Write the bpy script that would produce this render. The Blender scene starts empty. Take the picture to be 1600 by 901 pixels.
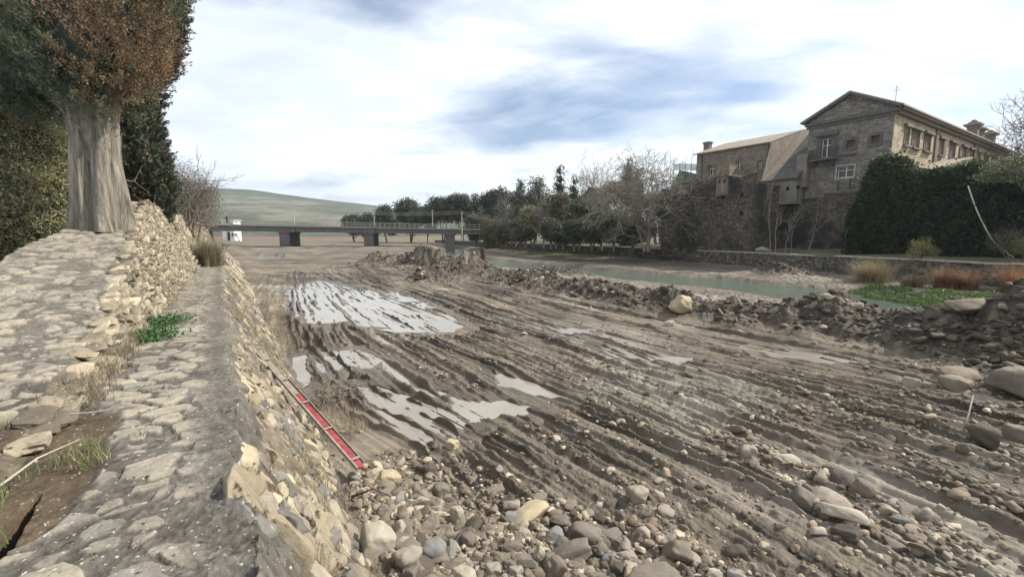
import bpy, math, random
import numpy as np
from mathutils import Vector, Matrix

# ------------------------------------------------------------------ camera, sky, sun
sc = bpy.context.scene
COL = bpy.context.scene.collection
F = 700.0; TH = math.atan(85 / F); CZ = 3.6
cam = bpy.data.cameras.new('camera'); camo = bpy.data.objects.new('camera', cam); COL.objects.link(camo)
cam.sensor_width = 36; cam.lens = 36 * F / 1600; cam.clip_start = 0.05; cam.clip_end = 12000
camo.location = (0, 0, CZ); camo.rotation_euler = (math.radians(90) - TH, 0, 0)
sc.camera = camo
SUN_AZ = math.radians(84); SUN_EL = math.radians(43)
sd = Vector((math.cos(SUN_EL) * math.sin(SUN_AZ), math.cos(SUN_EL) * math.cos(SUN_AZ), math.sin(SUN_EL)))
sun = bpy.data.lights.new('sun', 'SUN'); sun.energy = 5.0; sun.angle = math.radians(0.55); sun.color = (1, .945, .86)
suno = bpy.data.objects.new('sun', sun); COL.objects.link(suno)
suno.rotation_euler = sd.to_track_quat('Z', 'Y').to_euler()
sc.view_settings.view_transform = 'Standard'; sc.view_settings.look = 'None'
sc.view_settings.gamma = 1; sc.view_settings.use_curve_mapping = False
sc.view_settings.exposure = 0.50
sc.render.engine = 'CYCLES'
sc.cycles.max_bounces = 5; sc.cycles.transparent_max_bounces = 12

w = bpy.data.worlds.new('World'); sc.world = w; w.use_nodes = True
nt = w.node_tree; nt.nodes.clear()
def N_(nt, t, **k):
    n = nt.nodes.new(t)
    for a, b in k.items(): setattr(n, a, b)
    return n
def L_(nt, a, b): nt.links.new(a, b)
def math_(nt, op, a, b=None, clamp=False):
    n = N_(nt, 'ShaderNodeMath', operation=op); n.use_clamp = clamp
    for i, v in enumerate((a, b)):
        if v is None: continue
        if isinstance(v, (int, float)): n.inputs[i].default_value = v
        else: L_(nt, v, n.inputs[i])
    return n.outputs[0]
def ramp_(nt, fac, stops, interp='LINEAR'):
    r = N_(nt, 'ShaderNodeValToRGB'); r.color_ramp.interpolation = interp
    el = r.color_ramp.elements
    while len(el) < len(stops): el.new(0.5)
    for e, (p, c) in zip(el, stops):
        e.position = p; e.color = (*c, 1) if len(c) == 3 else c
    L_(nt, fac, r.inputs[0]); return r.outputs[0]
def noise_(nt, vec, scale, detail=4, rough=.55, dist=0, dim='3D'):
    n = N_(nt, 'ShaderNodeTexNoise'); n.noise_dimensions = dim
    n.inputs['Scale'].default_value = scale; n.inputs['Detail'].default_value = detail
    n.inputs['Roughness'].default_value = rough; n.inputs['Distortion'].default_value = dist
    if vec is not None: L_(nt, vec, n.inputs['Vector'])
    return n.outputs['Fac']
def mix_(nt, fac, a, b, blend='MIX'):
    m = N_(nt, 'ShaderNodeMix', data_type='RGBA', blend_type=blend)
    for s, v in ((m.inputs[0], fac), (m.inputs[6], a), (m.inputs[7], b)):
        if isinstance(v, (int, float)): s.default_value = v
        elif isinstance(v, tuple): s.default_value = (*v, 1) if len(v) == 3 else v
        else: L_(nt, v, s)
    return m.outputs[2]

sky = N_(nt, 'ShaderNodeTexSky', sky_type='NISHITA'); sky.sun_disc = False
sky.sun_elevation = SUN_EL; sky.sun_rotation = SUN_AZ; sky.air_density = 1.0; sky.dust_density = 1.5
tc = N_(nt, 'ShaderNodeTexCoord'); sep = N_(nt, 'ShaderNodeSeparateXYZ'); L_(nt, tc.outputs['Generated'], sep.inputs[0])
zz = math_(nt, 'ADD', math_(nt, 'MAXIMUM', sep.outputs[2], 0.0), 0.16)
cx = math_(nt, 'DIVIDE', sep.outputs[0], zz); cy = math_(nt, 'DIVIDE', sep.outputs[1], zz)
cmb = N_(nt, 'ShaderNodeCombineXYZ'); L_(nt, cx, cmb.inputs[0]); L_(nt, cy, cmb.inputs[1])
mp = N_(nt, 'ShaderNodeMapping'); L_(nt, cmb.outputs[0], mp.inputs[0])
mp.inputs['Rotation'].default_value = (0, 0, math.radians(33)); mp.inputs['Scale'].default_value = (0.55, .85, 1)
mp.inputs['Location'].default_value = (3.4, 1.9, 0)
n1 = noise_(nt, mp.outputs[0], .95, 6, .50, .45)
n2 = noise_(nt, mp.outputs[0], 3.0, 6, .56, .3)
n3 = noise_(nt, mp.outputs[0], .55, 3, .5, 0)
cov = math_(nt, 'ADD', math_(nt, 'MULTIPLY', n1, .75), math_(nt, 'MULTIPLY', n2, .25))
dens = ramp_(nt, cov, [(.33, (0, 0, 0)), (.43, (.60, .60, .60)), (.50, (1, 1, 1))])
cloudcol = ramp_(nt, math_(nt, 'ADD', math_(nt, 'MULTIPLY', n2, .4), math_(nt, 'MULTIPLY', n3, .6)),
                 [(.36, (.62, .69, .80)), (.48, (.80, .86, .93)), (.60, (.97, 1.0, 1.0))])
# small cumulus heads low over the horizon
mp2 = N_(nt, 'ShaderNodeMapping'); L_(nt, tc.outputs['Generated'], mp2.inputs[0]); mp2.inputs['Scale'].default_value = (1, 1, 2.2)
m1 = noise_(nt, mp2.outputs[0], 7.5, 6, .55, .3)
zl = sep.outputs[2]
band = math_(nt, 'MULTIPLY', ramp_(nt, zl, [(.05, (0, 0, 0)), (.085, (1, 1, 1)), (.11, (1, 1, 1)), (.15, (0, 0, 0))]), 1.0)
cum = math_(nt, 'MULTIPLY', ramp_(nt, m1, [(.52, (0, 0, 0)), (.57, (1, 1, 1))]), band)
skyc = mix_(nt, 1.0, sky.outputs[0], (0.105, 0.110, 0.118), 'MULTIPLY')
c1 = mix_(nt, dens, skyc, cloudcol)
c2 = mix_(nt, cum, c1, (.88, .92, .95))
hz = ramp_(nt, zl, [(0.0, (1, 1, 1)), (.16, (0, 0, 0))])
c3 = mix_(nt, math_(nt, 'MULTIPLY', hz, .35), c2, (.62, .70, .80))
bg = N_(nt, 'ShaderNodeBackground'); L_(nt, c3, bg.inputs[0]); bg.inputs[1].default_value = 0.93
wo = N_(nt, 'ShaderNodeOutputWorld'); L_(nt, bg.outputs[0], wo.inputs[0])

# ------------------------------------------------------------------ placing helpers
def ray(px, py):
    u = (px - 800) / F; v = (450.5 - py) / F; c, s = math.cos(TH), math.sin(TH)
    return np.array([u, c + v * s, -s + v * c])
O3 = np.array([0, 0, CZ])
def gp(px, py, z):
    d = ray(px, py); return O3 + (z - CZ) / d[2] * d
def at(px, py, Y):
    d = ray(px, py); return O3 + Y / d[1] * d
def onplane(px, py, P, n):
    d = ray(px, py); n = np.array([n[0], n[1], 0.0]); P = np.array([P[0], P[1], 0.0])
    return O3 + (n @ (P - O3 * [1, 1, 0])) / (n @ d) * d
D2 = np.array([-.545, .838]); N2 = np.array([.838, .545])
def st2xy(s, t): return s * D2[0] + t * N2[0], s * D2[1] + t * N2[1]

# ------------------------------------------------------------------ numpy noise
def h2(ix, iy, seed=0):
    a = (ix.astype(np.int64) * 374761393 + iy.astype(np.int64) * 668265263 + seed * 1442695041) & 0xffffffff
    a = ((a ^ (a >> 13)) * 1274126177) & 0xffffffff
    a = ((a ^ (a >> 16)) * 2246822519) & 0xffffffff
    return ((a ^ (a >> 15)) & 0xffffff) / float(0xffffff)
def vn(x, y, seed=0):
    xi = np.floor(x); yi = np.floor(y); fx = x - xi; fy = y - yi
    fx = fx * fx * (3 - 2 * fx); fy = fy * fy * (3 - 2 * fy)
    a = h2(xi, yi, seed); b = h2(xi + 1, yi, seed); c = h2(xi, yi + 1, seed); d = h2(xi + 1, yi + 1, seed)
    return (a + (b - a) * fx + (c - a) * fy + (a - b - c + d) * fx * fy) * 2 - 1
def fbm(x, y, o=4, seed=0, g=.5):
    r = 0; a = 1; t = 0
    for i in range(o):
        r = r + a * vn(x, y, seed + i * 17); t += a; a *= g; x, y = x * 1.83 + y * .9 + 3.1, y * 1.83 - x * .9 + 7.7
    return r / t
def cell(x, y, seed=0, jit=.85):
    xi = np.floor(x); yi = np.floor(y)
    f1 = np.full(x.shape, 9.0); f2 = np.full(x.shape, 9.0); idd = np.zeros(x.shape)
    for dx in (-1, 0, 1):
        for dy in (-1, 0, 1):
            cx_ = xi + dx; cy_ = yi + dy
            px = cx_ + .5 + jit * (h2(cx_, cy_, seed) - .5); py = cy_ + .5 + jit * (h2(cx_, cy_, seed + 5) - .5)
            d = np.hypot(px - x, py - y); i_ = h2(cx_, cy_, seed + 9)
            nearer = d < f1
            f2 = np.where(nearer, f1, np.minimum(f2, d)); idd = np.where(nearer, i_, idd); f1 = np.where(nearer, d, f1)
    return f1, f2, idd
def ss(x, a, b):
    t = np.clip((x - a) / (b - a), 0, 1); return t * t * (3 - 2 * t)
def polydist(x, y, P):
    """distance, arc length, signed side to a polyline"""
    best = np.full(x.shape, 1e9); arc = np.zeros(x.shape); side = np.zeros(x.shape); acc = 0
    for i in range(len(P) - 1):
        ax, ay = P[i][:2]; bx, by = P[i + 1][:2]; dx, dy = bx - ax, by - ay; L = math.hypot(dx, dy) + 1e-9
        t = np.clip(((x - ax) * dx + (y - ay) * dy) / L / L, 0, 1)
        ex = x - (ax + t * dx); ey = y - (ay + t * dy); d = np.hypot(ex, ey); m = d < best
        best = np.where(m, d, best); arc = np.where(m, acc + t * L, arc); side = np.where(m, np.sign(dx * ey - dy * ex), side); acc += L
    return best, arc, side
class Buckets:
    """points sorted into 1 m cells, so a track only visits the points near it"""
    def __init__(s, x, y):
        s.x0 = math.floor(x.min()); s.y0 = math.floor(y.min()); s.w = int(x.max() - s.x0) + 2; s.h = int(y.max() - s.y0) + 2
        cid = (np.floor(y - s.y0).astype(np.int64)) * s.w + np.floor(x - s.x0).astype(np.int64)
        s.o = np.argsort(cid, kind='stable'); s.st = np.searchsorted(cid[s.o], np.arange(s.w * s.h + 1)); s.x = x[s.o]; s.y = y[s.o]
    def dist(s, P, rmax):
        best = np.full(s.x.shape, 1e9); arc = np.zeros(s.x.shape); side = np.zeros(s.x.shape); acc = 0
        for i in range(len(P) - 1):
            ax, ay = P[i]; bx, by = P[i + 1]; dx, dy = bx - ax, by - ay; L = math.hypot(dx, dy) + 1e-9
            i0 = max(int(min(ax, bx) - rmax - s.x0), 0); i1 = min(int(max(ax, bx) + rmax - s.x0) + 1, s.w); j0 = max(int(min(ay, by) - rmax - s.y0), 0); j1 = min(int(max(ay, by) + rmax - s.y0) + 1, s.h)
            if i1 > i0:
                for j in range(j0, j1):
                    a, b = s.st[j * s.w + i0], s.st[j * s.w + i1]
                    if b <= a: continue
                    x = s.x[a:b]; y = s.y[a:b]; t = np.clip(((x - ax) * dx + (y - ay) * dy) / L / L, 0, 1)
                    ex = x - (ax + t * dx); ey = y - (ay + t * dy); d = np.hypot(ex, ey); m = d < best[a:b]
                    best[a:b][m] = d[m]; arc[a:b][m] = (acc + t * L)[m]; side[a:b][m] = np.sign(dx * ey - dy * ex)[m]
            acc += L
        idx = np.nonzero(best < rmax)[0]
        return s.o[idx], best[idx], arc[idx], side[idx]
def inpoly(x, y, P):
    r = np.zeros(x.shape, bool); n = len(P); j = n - 1
    for i in range(n):
        xi, yi = P[i][:2]; xj, yj = P[j][:2]
        c = ((yi > y) != (yj > y)) & (x < (xj - xi) * (y - yi) / (yj - yi + 1e-12) + xi)
        r ^= c; j = i
    return r
rng = np.random.default_rng(11); random.seed(5)

# ------------------------------------------------------------------ objects
def tag(o, label=None, cat=None, group=None, kind=None):
    if label: o['label'] = label
    if cat: o['category'] = cat
    if group: o['group'] = group
    if kind: o['kind'] = kind
    return o
def empty(name, loc, label, cat, group=None, rz=0):
    o = bpy.data.objects.new(name, None); COL.objects.link(o); o.location = loc; o.rotation_euler = (0, 0, rz)
    o.empty_display_size = .2
    return tag(o, label, cat, group)
def mk(name, V, Fs, mat, parent=None, col=None, smooth=True, attrs=None, loc=None):
    """Fs: int array (m,k) or list of such. World coords; made relative to parent / loc."""
    V = np.asarray(V, dtype=np.float32)
    if not isinstance(Fs, list): Fs = [Fs]
    Fs = [np.asarray(f, dtype=np.int32) for f in Fs if len(f)]
    if parent is not None: V = V - np.array(parent.location, dtype=np.float32)
    if loc is not None: V = V - np.array(loc, dtype=np.float32)
    me = bpy.data.meshes.new(name); me.vertices.add(len(V)); me.vertices.foreach_set('co', V.ravel())
    vi = np.concatenate([f.ravel() for f in Fs]); tot = np.concatenate([np.full(len(f), f.shape[1]) for f in Fs])
    me.loops.add(len(vi)); me.loops.foreach_set('vertex_index', vi.astype(np.int32))
    me.polygons.add(len(tot)); st = np.concatenate([[0], np.cumsum(tot)[:-1]]).astype(np.int32)
    me.polygons.foreach_set('loop_start', st)
    me.polygons.foreach_set('use_smooth', np.full(len(tot), smooth))
    me.update(calc_edges=True)
    if col is not None:
        a = me.color_attributes.new('Col', 'FLOAT_COLOR', 'POINT')
        c = np.ones((len(V), 4), np.float32); c[:, :3] = col; a.data.foreach_set('color', c.ravel())
    for k, v in (attrs or {}).items():
        a = me.attributes.new(k, 'FLOAT', 'POINT'); a.data.foreach_set('value', np.asarray(v, np.float32))
    me.validate()
    o = bpy.data.objects.new(name, me); COL.objects.link(o)
    if mat: me.materials.append(mat)
    if parent is not None: o.parent = parent
    elif loc is not None: o.location = loc
    return o
class MB:
    def __init__(s): s.v = []; s.f = []
    def quad(s, a, b, c, d):
        n = len(s.v); s.v += [tuple(a), tuple(b), tuple(c), tuple(d)]; s.f.append((n, n + 1, n + 2, n + 3))
    def poly(s, pts):
        n = len(s.v); s.v += [tuple(p) for p in pts]; s.f.append(tuple(range(n, n + len(pts))))
    def box(s, O, ax, ay, az):
        """corner O and three edge vectors"""
        O = np.array(O, float); ax, ay, az = (np.array(q, float) for q in (ax, ay, az))
        n = len(s.v)
        for k in range(8):
            s.v.append(tuple(O + (ax if k & 1 else 0) + (ay if k & 2 else 0) + (az if k & 4 else 0)))
        for f in ((0, 2, 3, 1), (4, 5, 7, 6), (0, 1, 5, 4), (2, 6, 7, 3), (0, 4, 6, 2), (1, 3, 7, 5)): s.f.append(tuple(n + i for i in f))
    def prism(s, pts, vec):
        pts = [np.array(p, float) for p in pts]; vec = np.array(vec, float); n = len(s.v); m = len(pts)
        s.v += [tuple(p) for p in pts] + [tuple(p + vec) for p in pts]
        s.f.append(tuple(range(n + m - 1, n - 1, -1))); s.f.append(tuple(range(n + m, n + 2 * m)))
        for i in range(m):
            j = (i + 1) % m; s.f.append((n + i, n + j, n + m + j, n + m + i))
    def tube(s, P, R, k=8, cap=True):
        P = [np.array(p, float) for p in P]
        if not hasattr(R, '__len__'): R = [R] * len(P)
        n0 = len(s.v)
        for i, p in enumerate(P):
            d = P[min(i + 1, len(P) - 1)] - P[max(i - 1, 0)]; d /= np.linalg.norm(d) + 1e-9
            a = np.cross(d, [0, 0, 1] if abs(d[2]) < .9 else [1, 0, 0]); a /= np.linalg.norm(a); b = np.cross(d, a)
            for j in range(k):
                an = 2 * math.pi * j / k; s.v.append(tuple(p + R[i] * (math.cos(an) * a + math.sin(an) * b)))
        for i in range(len(P) - 1):
            for j in range(k):
                q = n0 + i * k; j2 = (j + 1) % k; s.f.append((q + j, q + j2, q + k + j2, q + k + j))
        if cap:
            s.f.append(tuple(n0 + j for j in range(k - 1, -1, -1))); e = n0 + (len(P) - 1) * k; s.f.append(tuple(e + j for j in range(k)))
    def build(s, name, mat, parent=None, smooth=False, loc=None, bevel=0, fix=True):
        V = np.array(s.v, float)
        if parent is not None: V = V - np.array(parent.location)
        if loc is not None: V = V - np.array(loc)
        me = bpy.data.meshes.new(name); me.from_pydata(V.tolist(), [], s.f); me.update()
        if fix:
            import bmesh
            bm = bmesh.new(); bm.from_mesh(me); bmesh.ops.recalc_face_normals(bm, faces=bm.faces)
            if bevel: bmesh.ops.bevel(bm, geom=list(bm.edges), offset=bevel, segments=2, affect='EDGES', profile=.6)
            bm.to_mesh(me); bm.free()
        me.polygons.foreach_set('use_smooth', [smooth] * len(me.polygons))
        o = bpy.data.objects.new(name, me); COL.objects.link(o); me.materials.append(mat)
        if parent is not None: o.parent = parent
        elif loc is not None: o.location = loc
        return o

# ------------------------------------------------------------------ materials
def new_mat(name):
    m = bpy.data.materials.new(name); m.use_nodes = True; nt = m.node_tree
    return m, nt, nt.nodes['Principled BSDF']
def coords(nt, obj=False):
    if obj: return N_(nt, 'ShaderNodeTexCoord').outputs['Object']
    return N_(nt, 'ShaderNodeNewGeometry').outputs['Position']
def bump_(nt, b, h, dist, strength=1.0, prev=None):
    n = N_(nt, 'ShaderNodeBump'); n.inputs['Distance'].default_value = dist; n.inputs['Strength'].default_value = strength
    L_(nt, h, n.inputs['Height'])
    if prev is not None: L_(nt, prev, n.inputs['Normal'])
    L_(nt, n.outputs[0], b.inputs['Normal']); return n.outputs[0]
def attr_mat(name, scale=9, var=.35, bump=.01, rough=.9, wet=False, obj=False, spec=.3, bscale=None, speck=None, scale2=None):
    """colour from the mesh's Col attribute, broken up with noise"""
    m, nt, b = new_mat(name); p = coords(nt, obj)
    a = N_(nt, 'ShaderNodeAttribute', attribute_name='Col')
    n = noise_(nt, p, scale, 8, .65)
    v = ramp_(nt, n, [(.25, (1 - var,) * 3), (.5, (1, 1, 1)), (.78, (1 + var * .8,) * 3)])
    c = mix_(nt, 1.0, a.outputs['Color'], v, 'MULTIPLY')
    if scale2:
        k2 = ramp_(nt, noise_(nt, p, scale2, 4, .6), [(.3, (1 - var * .6,) * 3), (.7, (1 + var * .4,) * 3)])
        c = mix_(nt, 1.0, c, k2, 'MULTIPLY')
    if speck:
        sp = noise_(nt, p, speck[0], 3, .7)
        c = mix_(nt, ramp_(nt, sp, [(speck[1], (0, 0, 0)), (speck[1] + .04, (1, 1, 1))]), c, speck[2])
        sp2 = noise_(nt, p, speck[0] * .63, 4, .7)
        c = mix_(nt, ramp_(nt, sp2, [(.33, (1, 1, 1)), (.39, (0, 0, 0))]), c, speck[3])
    L_(nt, c, b.inputs['Base Color']); b.inputs['Specular IOR Level'].default_value = spec
    if wet:
        wa = N_(nt, 'ShaderNodeAttribute', attribute_name='wet')
        L_(nt, math_(nt, 'SUBTRACT', rough, math_(nt, 'MULTIPLY', wa.outputs['Fac'], .5)), b.inputs['Roughness'])
    else: b.inputs['Roughness'].default_value = rough
    bump_(nt, b, noise_(nt, p, bscale or scale * 2.5, 6, .7), bump)
    return m
def plain(name, c, rough=.7, var=.2, scale=6, bump=.004, metal=0, spec=.4, obj=False, stretch=None):
    m, nt, b = new_mat(name); p = coords(nt, obj)
    if stretch:
        mpn = N_(nt, 'ShaderNodeMapping'); mpn.inputs['Scale'].default_value = stretch; L_(nt, p, mpn.inputs[0]); p = mpn.outputs[0]
    n = noise_(nt, p, scale, 6, .65)
    cc = ramp_(nt, n, [(.3, tuple(x * (1 - var) for x in c)), (.7, tuple(min(1, x * (1 + var)) for x in c))])
    L_(nt, cc, b.inputs['Base Color']); b.inputs['Roughness'].default_value = rough; b.inputs['Metallic'].default_value = metal
    b.inputs['Specular IOR Level'].default_value = spec
    if bump: bump_(nt, b, noise_(nt, p, scale * 3, 5, .7), bump)
    return m
def leafmat(name, trans=.25, rough=.6):
    m, nt, b = new_mat(name)
    a = N_(nt, 'ShaderNodeAttribute', attribute_name='Col')
    L_(nt, a.outputs['Color'], b.inputs['Base Color']); b.inputs['Roughness'].default_value = rough
    b.inputs['Specular IOR Level'].default_value = .25
    tr = N_(nt, 'ShaderNodeBsdfTranslucent'); L_(nt, a.outputs['Color'], tr.inputs[0])
    mx = N_(nt, 'ShaderNodeMixShader'); mx.inputs[0].default_value = trans
    L_(nt, b.outputs[0], mx.inputs[1]); L_(nt, tr.outputs[0], mx.inputs[2])
    L_(nt, mx.outputs[0], nt.nodes['Material Output'].inputs[0]); return m
def masonry(name, c1, c2, mortar, sx=2.6, sz=4.6, bump=.06, patch=None, rot=0):
    """rubble masonry: stretched voronoi cells on the facade plane"""
    m, nt, b = new_mat(name); p = coords(nt)
    mpn = N_(nt, 'ShaderNodeMapping'); mpn.inputs['Rotation'].default_value = (0, 0, rot); mpn.inputs['Scale'].default_value = (sx, sx, sz); L_(nt, p, mpn.inputs[0])
    wob = N_(nt, 'ShaderNodeTexNoise'); wob.inputs['Scale'].default_value = 1.2; L_(nt, mpn.outputs[0], wob.inputs['Vector'])
    vm = N_(nt, 'ShaderNodeVectorMath', operation='SCALE'); L_(nt, wob.outputs['Color'], vm.inputs[0]); vm.inputs['Scale'].default_value = .7
    va = N_(nt, 'ShaderNodeVectorMath', operation='ADD'); L_(nt, mpn.outputs[0], va.inputs[0]); L_(nt, vm.outputs[0], va.inputs[1])
    v1 = N_(nt, 'ShaderNodeTexVoronoi', feature='F1'); v1.inputs['Scale'].default_value = 1; L_(nt, va.outputs[0], v1.inputs['Vector'])
    v2 = N_(nt, 'ShaderNodeTexVoronoi', feature='DISTANCE_TO_EDGE'); v2.inputs['Scale'].default_value = 1; L_(nt, va.outputs[0], v2.inputs['Vector'])
    sepc = N_(nt, 'ShaderNodeSeparateColor'); L_(nt, v1.outputs['Color'], sepc.inputs[0])
    cs = ramp_(nt, sepc.outputs[0], [(0, tuple(x * .7 for x in c1)), (.35, c1), (.7, c2), (1, tuple(min(1, x * 1.18) for x in c2))])
    n = noise_(nt, p, 1.2, 7, .7)
    cs = mix_(nt, 1.0, cs, ramp_(nt, n, [(.3, (.62,) * 3), (.7, (1.25,) * 3)]), 'MULTIPLY')
    edge = ramp_(nt, v2.outputs[0], [(.02, (0, 0, 0)), (.12, (1, 1, 1))])
    c = mix_(nt, edge, mortar, cs)
    if patch:
        pn = noise_(nt, p, patch[0], 5, .6)
        c = mix_(nt, ramp_(nt, pn, [(patch[1], (0, 0, 0)), (patch[1] + .08, (1, 1, 1))]), c, patch[2])
    L_(nt, c, b.inputs['Base Color']); b.inputs['Roughness'].default_value = .92; b.inputs['Specular IOR Level'].default_value = .15
    h = math_(nt, 'ADD', math_(nt, 'MULTIPLY', edge, math_(nt, 'ADD', math_(nt, 'MULTIPLY', sepc.outputs[1], .6), .4)), math_(nt, 'MULTIPLY', noise_(nt, p, 9, 5, .7), .5))
    bump_(nt, b, h, bump); return m

M = {}
M['mud'] = attr_mat('wet_mud', 7, .30, .018, .88, wet=True, spec=.35, bscale=30, scale2=.7)
M['rock'] = attr_mat('river_rock', 9, .28, .008, .85, obj=True, spec=.25, bscale=28)
M['masonry_top'] = attr_mat('old_mortar', 14, .38, .012, .95, spec=.1, bscale=45, speck=(26, .635, (.42, .42, .38), (.045, .043, .038)), scale2=2.2)
M['wallstone'] = attr_mat('wall_stone', 7, .30, .012, .93, spec=.12, bscale=26, speck=(16, .66, (.45, .43, .36), (.07, .065, .05)), scale2=2.5)
M['leaf'] = leafmat('leaf'); M['needle'] = leafmat('needle', .12, .7); M['grass'] = leafmat('grass', .35, .6)
M['bark'] = plain('pale_bark', (.26, .23, .185), .95, .75, 1.6, .09, obj=True, stretch=(6, 6, .55))
M['darkbark'] = plain('dark_bark', (.12, .10, .08), .95, .3, 5, .01)
M['twig'] = plain('grey_twig', (.20, .175, .145), .9, .25, 3, 0)
M['concrete'] = plain('bridge_concrete', (.115, .105, .10), .85, .22, .8, .01)
M['concrete_light'] = plain('pier_concrete', (.30, .275, .24), .85, .2, .8, .01)
M['coping'] = plain('coping_concrete', (.34, .31, .26), .9, .3, 3, .015)
M['metal'] = plain('grey_metal', (.35, .35, .34), .5, .1, 3, 0, .6)
M['darkwood'] = plain('dark_wood', (.075, .055, .04), .8, .3, 5, .01)
M['greywood'] = plain('weathered_wood', (.22, .19, .155), .85, .3, 8, .004, stretch=(1, 1, 1))
M['red'] = plain('red_paint', (.26, .03, .04), .75, .6, 9, .004)
M['white'] = plain('white_paint', (.75, .74, .70), .6, .12, 10, .001)
M['shaderoof'] = plain('shadow_toned_roof', (.085, .08, .072), .95, .35, 1.6, .04); M['render'] = plain('grey_render', (.19, .165, .14), .95, .25, .9, .02)  # the dark roof tone has the main block's shadow painted in
M['trim'] = plain('dark_stone_trim', (.10, .09, .082), .9, .25, 3, .015)
M['shutter'] = plain('brown_shutter', (.115, .075, .06), .7, .2, 4, .002)
M['pane_white'] = plain('pale_window_frame', (.62, .60, .56), .6, .1, 4, 0)
M['tile'] = None

def glassmat():
    m, nt, b = new_mat('dark_glass'); b.inputs['Base Color'].default_value = (.02, .025, .03, 1); b.inputs['Roughness'].default_value = .08
    return m
M['glass'] = glassmat()
def netmat():
    m, nt, b = new_mat('green_net'); b.inputs['Base Color'].default_value = (.02, .20, .15, 1); b.inputs['Roughness'].default_value = .8
    tr = N_(nt, 'ShaderNodeBsdfTransparent'); mx = N_(nt, 'ShaderNodeMixShader'); mx.inputs[0].default_value = .62
    L_(nt, tr.outputs[0], mx.inputs[1]); L_(nt, b.outputs[0], mx.inputs[2]); L_(nt, mx.outputs[0], nt.nodes['Material Output'].inputs[0]); return m
M['net'] = netmat()
def tilemat():
    m, nt, b = new_mat('clay_tiles'); p = coords(nt)
    mpn = N_(nt, 'ShaderNodeMapping'); mpn.inputs['Rotation'].default_value = (0, 0, -math.atan2(D2[1], D2[0])); L_(nt, p, mpn.inputs[0])
    s = N_(nt, 'ShaderNodeSeparateXYZ'); L_(nt, mpn.outputs[0], s.inputs[0])
    wv = math_(nt, 'ABSOLUTE', math_(nt, 'SINE', math_(nt, 'MULTIPLY', s.outputs[0], math.pi / .26)))
    n = noise_(nt, p, 3.3, 7, .8); nb = noise_(nt, p, 14, 3, .8)
    c = ramp_(nt, n, [(.3, (.19, .15, .11)), (.5, (.34, .275, .20)), (.7, (.46, .39, .29))])
    c = mix_(nt, ramp_(nt, nb, [(.35, (0, 0, 0)), (.6, (1, 1, 1))]), mix_(nt, 1.0, c, (.55, .55, .55), 'MULTIPLY'), c)
    L_(nt, c, b.inputs['Base Color']); b.inputs['Roughness'].default_value = .9
    bump_(nt, b, math_(nt, 'ADD', wv, math_(nt, 'MULTIPLY', nb, .5)), .07); return m
M['tile'] = tilemat()
def watermat(name, c, rough, bscale, bdist, stretch=(1, 1, 1)):
    m, nt, b = new_mat(name); p = coords(nt)
    mpn = N_(nt, 'ShaderNodeMapping'); mpn.inputs['Scale'].default_value = stretch; L_(nt, p, mpn.inputs[0])
    n = noise_(nt, p, .8, 4, .6)
    L_(nt, ramp_(nt, n, [(.3, tuple(x * .85 for x in c)), (.7, tuple(x * 1.12 for x in c))]), b.inputs['Base Color'])
    b.inputs['Roughness'].default_value = rough; b.inputs['IOR'].default_value = 1.33
    bump_(nt, b, noise_(nt, mpn.outputs[0], bscale, 5, .65), bdist); return m
M['river'] = watermat('river_water', (.085, .11, .085), .10, 3.5, .10, (1, 1, 1))
M['puddle'] = watermat('muddy_puddle', (.245, .222, .186), .05, 3.0, .004)

# ------------------------------------------------------------------ riverbed height field
RIV = [(-16, 118), (-13, 92), (-10, 74), (-4, 61.5), (3, 52), (10.2, 43.8), (16.2, 35.6), (19.6, 29.5), (22.0, 24), (25, 19), (29.5, 12.5), (37, 3.5), (45, -8)]
RW = [(60, 12), (48, 20), (37, 26.5), (33.1, 29.6), (32.0, 32.4), (29.5, 39.0), (25.8, 47), (18.4, 64.2), (11.2, 78.9), (4.5, 92), (-2, 105), (-13, 128), (-26, 150)]
RIDGE = [(-9, 46, 1.0, 1.9), (-4.5, 42, 1.2, 2.0), (-2.2, 36, .45, 1.7), (2.2, 29.5, .55, 1.8), (5.4, 23.8, .75, 1.7), (7.6, 20.6, .85, 1.6), (10.2, 17.6, .95, 1.5), (12.6, 15.0, 1.15, 1.7), (14.0, 12.6, 1.4, 1.9), (13.9, 10.3, 1.3, 1.8), (13.2, 8.4, 1.0, 1.7), (13.8, 6.3, .8, 1.6), (15.5, 3, .8, 2)]
BLOBS = [  # px, py base centre, height, radii (across, along view)
    (-14.5, 50, 1.2, 3.4, 3.6), (-9, 48, 1.5, 4.0, 3.0), (-6.0, 33.0, 1.15, 2.0, 1.8), (-10, 66, .7, 3, 2.5), (-2.5, 60, .9, 4, 2.5), (4, 41, .5, 4.5, 3.5), (-5, 40, .9, 3, 2.2),
    (-.5, 36.5, .25, 5, 2.5), (1.5, 31.5, .6, 2.6, 2.0), (24.5, 40.5, 1.0, 2.2, 2.6), (14.6, 11.6, .5, 2.2, 1.2), (7, 26, .3, 4, 3)]
def G(pts, z=0.0): return [tuple(gp(a, b, z)[:2]) for a, b in pts]
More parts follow.
